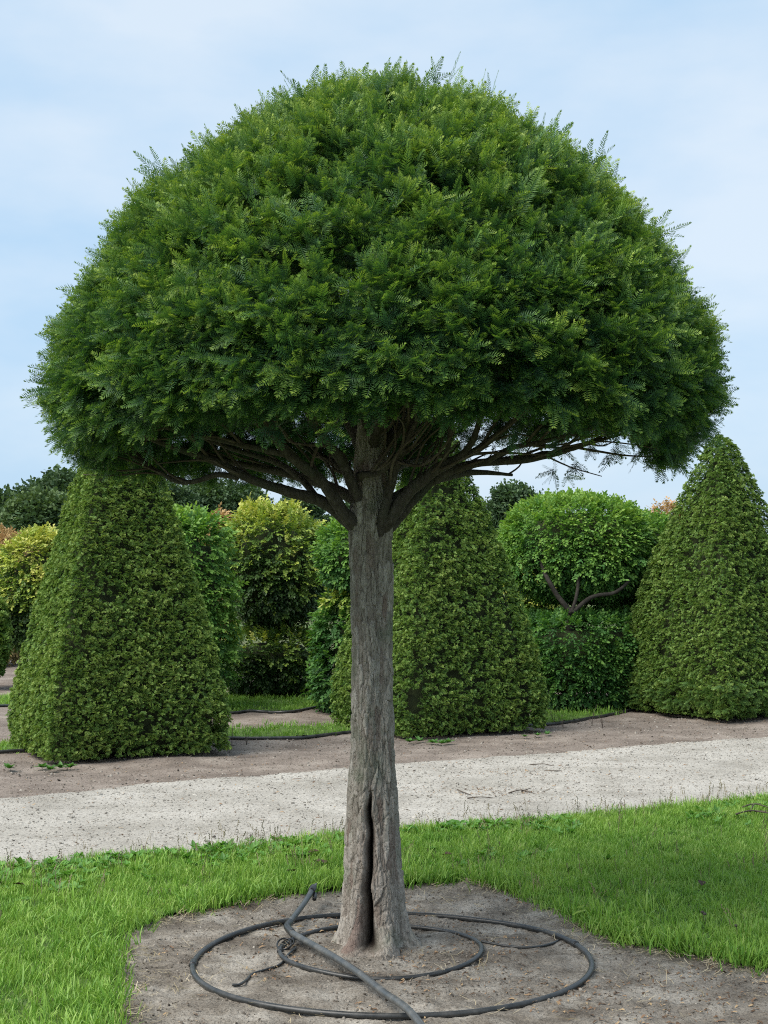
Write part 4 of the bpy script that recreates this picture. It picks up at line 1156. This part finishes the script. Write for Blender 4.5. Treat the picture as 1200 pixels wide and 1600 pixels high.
d = np.array([0, 0, 1.0]) + rng.normal(0, .16, (m, 3)) + np.stack([(dn2 - .5) * .9, (dn - .5) * .9, 0 * x], -1)
a = rng.uniform(0, 6.283, m)
o = scatter('lawn_grass', GRASS, P, d, np.stack([np.cos(a), np.sin(a), 0 * a], -1), rng.uniform(.6, 1.05, m) * (1 + (dn - .5) * .7), tint, M_GRASS)
tag(o, 'fresh green grass blades growing all over the lawn', 'grass')
x = rng.uniform(-3, 3.4, 90000); y = rng.uniform(3.8, 8.2, 90000)
k = lawn_keep(x, y); x, y = x[k], y[k]
bq = np.array(bed)[:, :2]; dd_ = np.full(len(x), 9.0)
for i in range(len(bq)):
    a_, b_ = bq[i], bq[(i + 1) % len(bq)]; ab = b_ - a_
    tt_ = np.clip(((x - a_[0]) * ab[0] + (y - a_[1]) * ab[1]) / (ab @ ab), 0, 1)
    dd_ = np.minimum(dd_, np.hypot(x - a_[0] - tt_ * ab[0], y - a_[1] - tt_ * ab[1]))
k = rng.random(len(x)) < (np.exp(-dd_ / .10) * .30 + .012) * (noise2(x, y, 3.5, 2, 605) > .36); x, y = x[k], y[k]; m = len(x)
a = rng.uniform(0, 6.283, m)
d = np.array([0, 0, 1.0]) + rng.normal(0, .28, (m, 3))
o = scatter('tall_grass', GRASS, np.stack([x, y, lawn_z(x, y) - .006], -1), d, np.stack([np.cos(a), np.sin(a), 0 * a], -1), rng.uniform(.9, 1.6, m), np.clip(rng.normal(.45, .18, m), 0, 1), M_GRASS)
tag(o, 'taller unmown grass tufts leaning over the rim of the soil bed', 'grass')

for fn, y0, y1, n0, lab in ((stripA, 12, 20, 9000, 'short sparse grass on the strip behind the cones'), (stripB, 15, 22, 12000, 'short grass on the strip before the golden tiered tree')):
    x = rng.uniform(-6, 7, n0); y = rng.uniform(y0, y1, n0)
    k = fn(x, y); x, y = x[k], y[k]; m = len(x)
    a = rng.uniform(0, 6.283, m)
    o = scatter('strip_grass', GRASS_S, np.stack([x, y, soil_z(x, y) + .008], -1), np.array([0, 0, 1.0]) + rng.normal(0, .2, (m, 3)), np.stack([np.cos(a), np.sin(a), 0 * a], -1), rng.uniform(.7, 1.6, m), np.clip(rng.normal(.45, .15, m), 0, 1), M_GRASS)
    tag(o, lab, 'grass')

# tall thin stalks along the path edge
def stalk(seed):
    r = random.Random(seed); V, F, A = [], [], []
    for k in range(4):
        H = r.uniform(.08, .20); az = r.uniform(0, 6.28); ln = r.uniform(.05, .35); b = np.array([0, r.gauss(0, .03), r.gauss(0, .03)])
        o_ = np.array([0, math.cos(az), math.sin(az)]); sd = np.array([0, -math.sin(az), math.cos(az)])
        i = len(V)
        for t_ in (0, .5, 1):
            c_ = b + np.array([H * t_, 0, 0]) + o_ * ln * H * t_ * t_
            V += [c_ - sd * .0009, c_ + sd * .0009]; A += [t_] * 2
        F += [[i, i + 1, i + 3, i + 2], [i + 2, i + 3, i + 5, i + 4]]
        for q in range(5):
            c_ = b + np.array([H * (.72 + .06 * q), 0, 0]) + o_ * ln * H * (.72 + .06 * q) ** 2
            s_ = sd * (.006 if q % 2 else -.006)
            i = len(V); V += [c_, c_ + s_ + np.array([.006, 0, 0]), c_ + np.array([.012, 0, 0])]; F.append([i, i + 1, i + 2]); A += [1] * 3
    return np.array(V), F, np.array(A)
STALK = [stalk(s) for s in (81, 82, 83)]
x = rng.uniform(-4, 4.5, 240); y = y_near(x) - rng.uniform(-.06, .30, 240)
x2 = rng.uniform(-3, 3.2, 260); y2 = rng.uniform(4.6, 9, 260); k = lawn_keep(x2, y2); x = np.append(x, x2[k]); y = np.append(y, y2[k]); m = len(x)
o = scatter('grass_stalks', STALK, np.stack([x, y, 0 * x], -1), np.array([0, 0, 1.0]) + rng.normal(0, .2, (m, 3)), rng.normal(0, 1, (m, 3)), rng.uniform(.5, 1.05, m), rng.uniform(0, .45, m), M_STRAW)
tag(o, 'thin dry grass stalks standing along the path edge', 'grass')

# broad-leaved weeds in the lawn near the path and at the feet of the cones
def weed(seed, n=7, L=.05):
    r = random.Random(seed); V, F, A = [], [], []
    for k in range(n):
        az = k * 2.4 + r.uniform(-.3, .3); el = r.uniform(.2, .9)
        d_ = np.array([math.sin(el), math.cos(el) * math.cos(az), math.cos(el) * math.sin(az)])
        leaf(V, F, A, np.zeros(3), d_, np.array([1.0, 0, .1]), L * r.uniform(.7, 1.3), L * .3, .2, r.random())
    return np.array(V), F, np.array(A)
WEED = [weed(s) for s in (91, 92, 93)]
x = rng.uniform(-3.2, 3.2, 900); y = y_near(x) - rng.gamma(1.6, .28, 900)
k = lawn_keep(x, y) & (noise2(x, y, 1.3, 2, 620) > .47); x, y = x[k], y[k]; m = len(x)
a = rng.uniform(0, 6.283, m)
o = scatter('lawn_weeds', WEED, np.stack([x, y, lawn_z(x, y) + .025], -1), np.array([0, 0, 1.0]) + rng.normal(0, .15, (m, 3)), np.stack([np.cos(a), np.sin(a), 0 * a], -1), rng.uniform(.5, 1.0, m), rng.uniform(.3, 1, m), M_WEED)
tag(o, 'broad-leaved weeds and clover mixed into the lawn by the path', 'weeds')
wp = [(78, 1203), (95, 1200), (110, 1199), (66, 1200), (640, 1160), (655, 1158), (690, 1163), (676, 1160), (700, 1160), (820, 1152), (840, 1150), (15, 1203), (855, 1148)]
for i, (px, py) in enumerate(wp):
    g = ground(px, py)
    V, F, A = weed(700 + i, 13, .065 if i not in (9, 10, 12) else .045)
    V = V[:, [1, 2, 0]]
    where = 'left yew cone' if px < 200 else 'dark yew cone behind the trunk'
    o = mesh_obj('weed', V, F, M_WEED, smooth=False, attrs={'age': ('FLOAT', A)}); o.location = (g[0], g[1], soil_z(g[:1], g[1:2])[0] + .02); o.rotation_euler = (0, 0, i * 1.3)
    tag(o, 'bright green leafy weed at the foot of the ' + where, 'weed', 'weeds at the foot of the ' + where)

# pebbles
x = rng.uniform(-4.5, 5.5, 60000); y = rng.uniform(6.5, 16, 60000)
k = (y > y_near(x) - .1) & (y < y_far(x) + .15) & dist_keep(x, y); x, y = x[k][:17000], y[k][:17000]; m = len(x)
sz = .0035 + .006 * rng.random(m) ** 3
sz = np.where(rng.random(m) < .012, rng.uniform(.012, .02, m), sz)
o = scatter('pebbles', PEB, np.stack([x, y, path_z(x, y) + .001], -1), np.concatenate([rng.normal(0, 1, (m, 2)), rng.normal(0, .15, (m, 1))], 1), np.array([0, 0, 1.0]) + rng.normal(0, .1, (m, 3)), sz, np.clip(rng.normal(.55, .27, m), 0, 1), M_PEBBLE)
tag(o, 'loose pebbles scattered over the gravel path', 'pebbles')
# clods and crumbs on the bed and on the soil strip
x = rng.uniform(-2.2, 2.8, 30000); y = rng.uniform(3.8, 8, 30000)
k = jig_bed(x, y) & (noise2(x, y, 3, 3, 630) > .42); x, y = x[k][:9000], y[k][:9000]; m = len(x)
o = scatter('soil_crumbs', PEB, np.stack([x, y, bed_z(x, y)], -1), rng.normal(0, 1, (m, 3)), rng.normal(0, 1, (m, 3)), .002 + .007 * rng.random(m) ** 3, np.clip(rng.normal(.5, .25, m), 0, 1), M_CLOD)
tag(o, 'crumbs and clods of soil lying on the round bed', 'soil')
x = rng.uniform(-5, 6, 26000); y = rng.uniform(9, 18, 26000)
k = (y > y_far(x)) & (y < y_far(x) + 2.6); x, y = x[k][:9000], y[k][:9000]; m = len(x)
o = scatter('soil_crumbs', PEB, np.stack([x, y, soil_z(x, y)], -1), rng.normal(0, 1, (m, 3)), rng.normal(0, 1, (m, 3)), .004 + .012 * rng.random(m) ** 4, np.clip(rng.normal(.55, .25, m), 0, 1), M_CLOD)
tag(o, 'crumbs and clods of soil along the strip beyond the path', 'soil')
# straw and dead grass
def straw(seed):
    r = random.Random(seed); V, F, A = [], [], []
    for k in range(3):
        L = r.uniform(.03, .09); a_ = r.uniform(-.6, .6); b = np.array([r.gauss(0, .02), r.gauss(0, .02), .001])
        d_ = np.array([math.cos(a_), math.sin(a_), 0]); s_ = np.array([-math.sin(a_), math.cos(a_), 0]); i = len(V)
        for t_ in (0, .5, 1):
            c_ = b + d_ * L * t_ + s_ * .2 * L * t_ * t_ + np.array([0, 0, r.uniform(0, .012)])
            V += [c_ - s_ * .0011, c_ + s_ * .0011]; A += [0, 0]
        F += [[i, i + 1, i + 3, i + 2], [i + 2, i + 3, i + 5, i + 4]]
    return np.array(V), F, np.array(A)
STRAW = [straw(s) for s in (95, 96, 97, 98)]
x = rng.uniform(-2.2, 2.8, 40000); y = rng.uniform(3.8, 8, 40000)
inb = jig_bed(x, y)
bx_ = np.array(bed)[:, :2]; d2 = np.full(len(x), 9.0)
for i in range(len(bx_)):
    a_, b_ = bx_[i], bx_[(i + 1) % len(bx_)]; ab = b_ - a_
    tt_ = np.clip(((x - a_[0]) * ab[0] + (y - a_[1]) * ab[1]) / (ab @ ab), 0, 1)
    d2 = np.minimum(d2, np.hypot(x - a_[0] - tt_ * ab[0], y - a_[1] - tt_ * ab[1]))
pk = np.where(inb, np.exp(-d2 / .07) * .85 + .03 + (noise2(x, y, 2, 2, 640) > .6) * .04, np.exp(-d2 / .03) * .3) * (noise2(x, y, 3.2, 2, 641) > .40)
k = rng.random(len(x)) < pk; x, y = x[k], y[k]; m = len(x)
a = rng.uniform(0, 6.283, m)
o = scatter('dead_grass', STRAW, np.stack([x, y, bed_z(x, y) + .006], -1), np.stack([np.cos(a), np.sin(a), rng.normal(.05, .15, m)], -1), np.array([0, 0, 1.0]) + rng.normal(0, .2, (m, 3)), rng.uniform(.5, 1.3, m), rng.uniform(.1, 1, m), M_STRAW)
tag(o, 'dead straw-coloured grass along the rim of the soil bed', 'straw')
# needle and bark litter
def chip(seed):
    r = random.Random(seed); V, F, A = [], [], []
    L, w = r.uniform(.012, .03), r.uniform(.003, .008)
    V = [np.array(q) for q in ((-L / 2, -w / 2, 0), (L * .1, -w * .7, .004), (L / 2, 0, .002), (L * .05, w * .6, .006), (-L * .4, w / 2, .001))]
    return np.array(V), [[0, 1, 3, 4], [1, 2, 3]], np.zeros(5)
CHIP = [chip(s) for s in (101, 102, 103)]
x = np.concatenate([rng.uniform(-2.2, 2.8, 15000), rng.normal(ground(760, 1240)[0], .35, 260), rng.uniform(-4, 5, 4000), rng.normal(ground(830, 1212)[0], .3, 120)])
y = np.concatenate([rng.uniform(3.8, 8, 15000), rng.normal(ground(760, 1240)[1], .12, 260), rng.uniform(8, 17, 4000), rng.normal(ground(830, 1212)[1], .14, 120)])
ib = jig_bed(x, y); op = (y > y_near(x) + .1); k = (ib & (noise2(x, y, 2.4, 3, 650) > .5)) | op; x, y, ib = x[k], y[k], ib[k]; m = len(x)
z = np.where(ib, bed_z(x, y), np.where(y < y_far(x), path_z(x, y), soil_z(x, y))) + .003
a = rng.uniform(0, 6.283, m)
o = scatter('bark_litter', CHIP, np.stack([x, y, z], -1), np.stack([np.cos(a), np.sin(a), rng.normal(0, .15, m)], -1), np.array([0, 0, 1.0]) + rng.normal(0, .2, (m, 3)), rng.uniform(.4, 1.3, m), rng.uniform(0, 1, m), M_LITTER)
tag(o, 'small brown bark and leaf litter on soil and path', 'litter')

# fallen leaves lying in the lawn
for i, (px, py) in enumerate(((481, 1333), (507, 1350), (463, 1362), (690, 1336), (1096, 1384), (40, 1384), (492, 1346))):
    V, F, A = [], [], []
    leaf(V, F, A, np.zeros(3), np.array([1.0, 0, .1]), np.array([0, 0, 1.0]), .065, .022, .4, .5)
    g = ground(px, py, .06)
    o = mesh_obj('fallen_leaf', V, F, M_LITTER, smooth=False, attrs={'tint': ('FLOAT', np.full(8, .9))})
    o.location = g; o.rotation_euler = (.2, -.2, i * 1.9)
    tag(o, 'dry tan leaf fallen on the lawn', 'leaf', 'fallen leaves on the lawn')
# twigs on the path and the cut branch at the lawn edge
def twig_thing(name, px0, lab, segs, mat, r0, z, grp=None):
    g0 = ground(*px0, z)
    parts = []
    for pts in segs:
        P = np.array([ground(*q, z) + np.array([0, 0, .004 + .01 * math.sin(k * 2.1)]) for k, q in enumerate(pts)])
        parts.append(tube(P, np.linspace(r0, r0 * .4, len(P)), 6, 4))
    V, F = join(parts)
    o = mesh_obj(name, V, F, mat, loc=g0); tag(o, lab, 'twig', grp)
twig_thing('cut_branch', (1185, 1262), 'bare cut branch lying on the lawn edge by the path', [[(1150, 1273), (1170, 1270), (1195, 1266), (1230, 1263)], [(1160, 1262), (1180, 1259), (1205, 1262)], [(1172, 1269), (1178, 1260), (1188, 1255)], [(1180, 1268), (1200, 1273), (1222, 1272)]], M_BRANCH, .006, .07)
for segs, lab in (([[(715, 1235), (728, 1242), (740, 1243)]], 'short reddish twig lying alone on the gravel path'), ([[(730, 1248), (752, 1248), (780, 1247)]], 'straight brown twig lying beside leaf litter on the gravel path'), ([[(795, 1240), (815, 1237), (838, 1240)], [(815, 1237), (830, 1234)]], 'brown forked twig lying on the gravel path'), ([[(826, 1196), (850, 1196), (872, 1198)], [(850, 1205), (870, 1207), (890, 1203)]], 'grey twigs lying at the far edge of the gravel path')):
    twig_thing('path_twig', segs[0][0], lab, segs, M_BRANCH, .005, .012)
# bare dry stems standing by the hose between the cones
for i, (px, py, h) in enumerate(((865, 1128, .28), (925, 1130, .22), (942, 1136, .20), (385, 1162, .22), (362, 1168, .26), (880, 1134, .2))):
    g = ground(px, py); parts = []
    r_ = random.Random(800 + i)
    for q in range(3):
        a = r_.uniform(0, 6.28); ln = r_.uniform(.1, .8)
        parts.append(tube([g + [0, 0, -.02], g + [ln * h * .4 * math.cos(a), ln * h * .4 * math.sin(a), h * .5], g + [ln * h * math.cos(a), ln * h * math.sin(a), h * r_.uniform(.5, 1)]], [.0024, .0018, .001], 5, 4))
    V, F = join(parts); o = mesh_obj('dry_stem', V, F, M_BRANCH, loc=g)
    tag(o, 'bare dry weed stem beside the hose ' + ('left of the umbrella trunk' if px < 500 else 'between dark cone and pointed cone'), 'weed', 'dry stems left' if px < 500 else 'dry stems right')
# white clover heads in the lawn
for i, (px, py) in enumerate(((1150, 1446), (1098, 1425), (1101, 1428))):
    g = ground(px, py, .07); V, F, A = pebble(900 + i)
    V = V * np.array([.008, .009, .013]); parts = [(V, F), tube([(0, 0, -.07), (.004, 0, -.03), (0, 0, 0)], [.0012] * 3, 5, 3)]
    V, F = join(parts)
    o = mesh_obj('clover_flower', V, F, M_PEBBLE); o.location = g
    tag(o, 'small white clover flower in the lawn right of the soil bed', 'flower', 'clover flowers in the lawn')
bpy.context.view_layer.update()
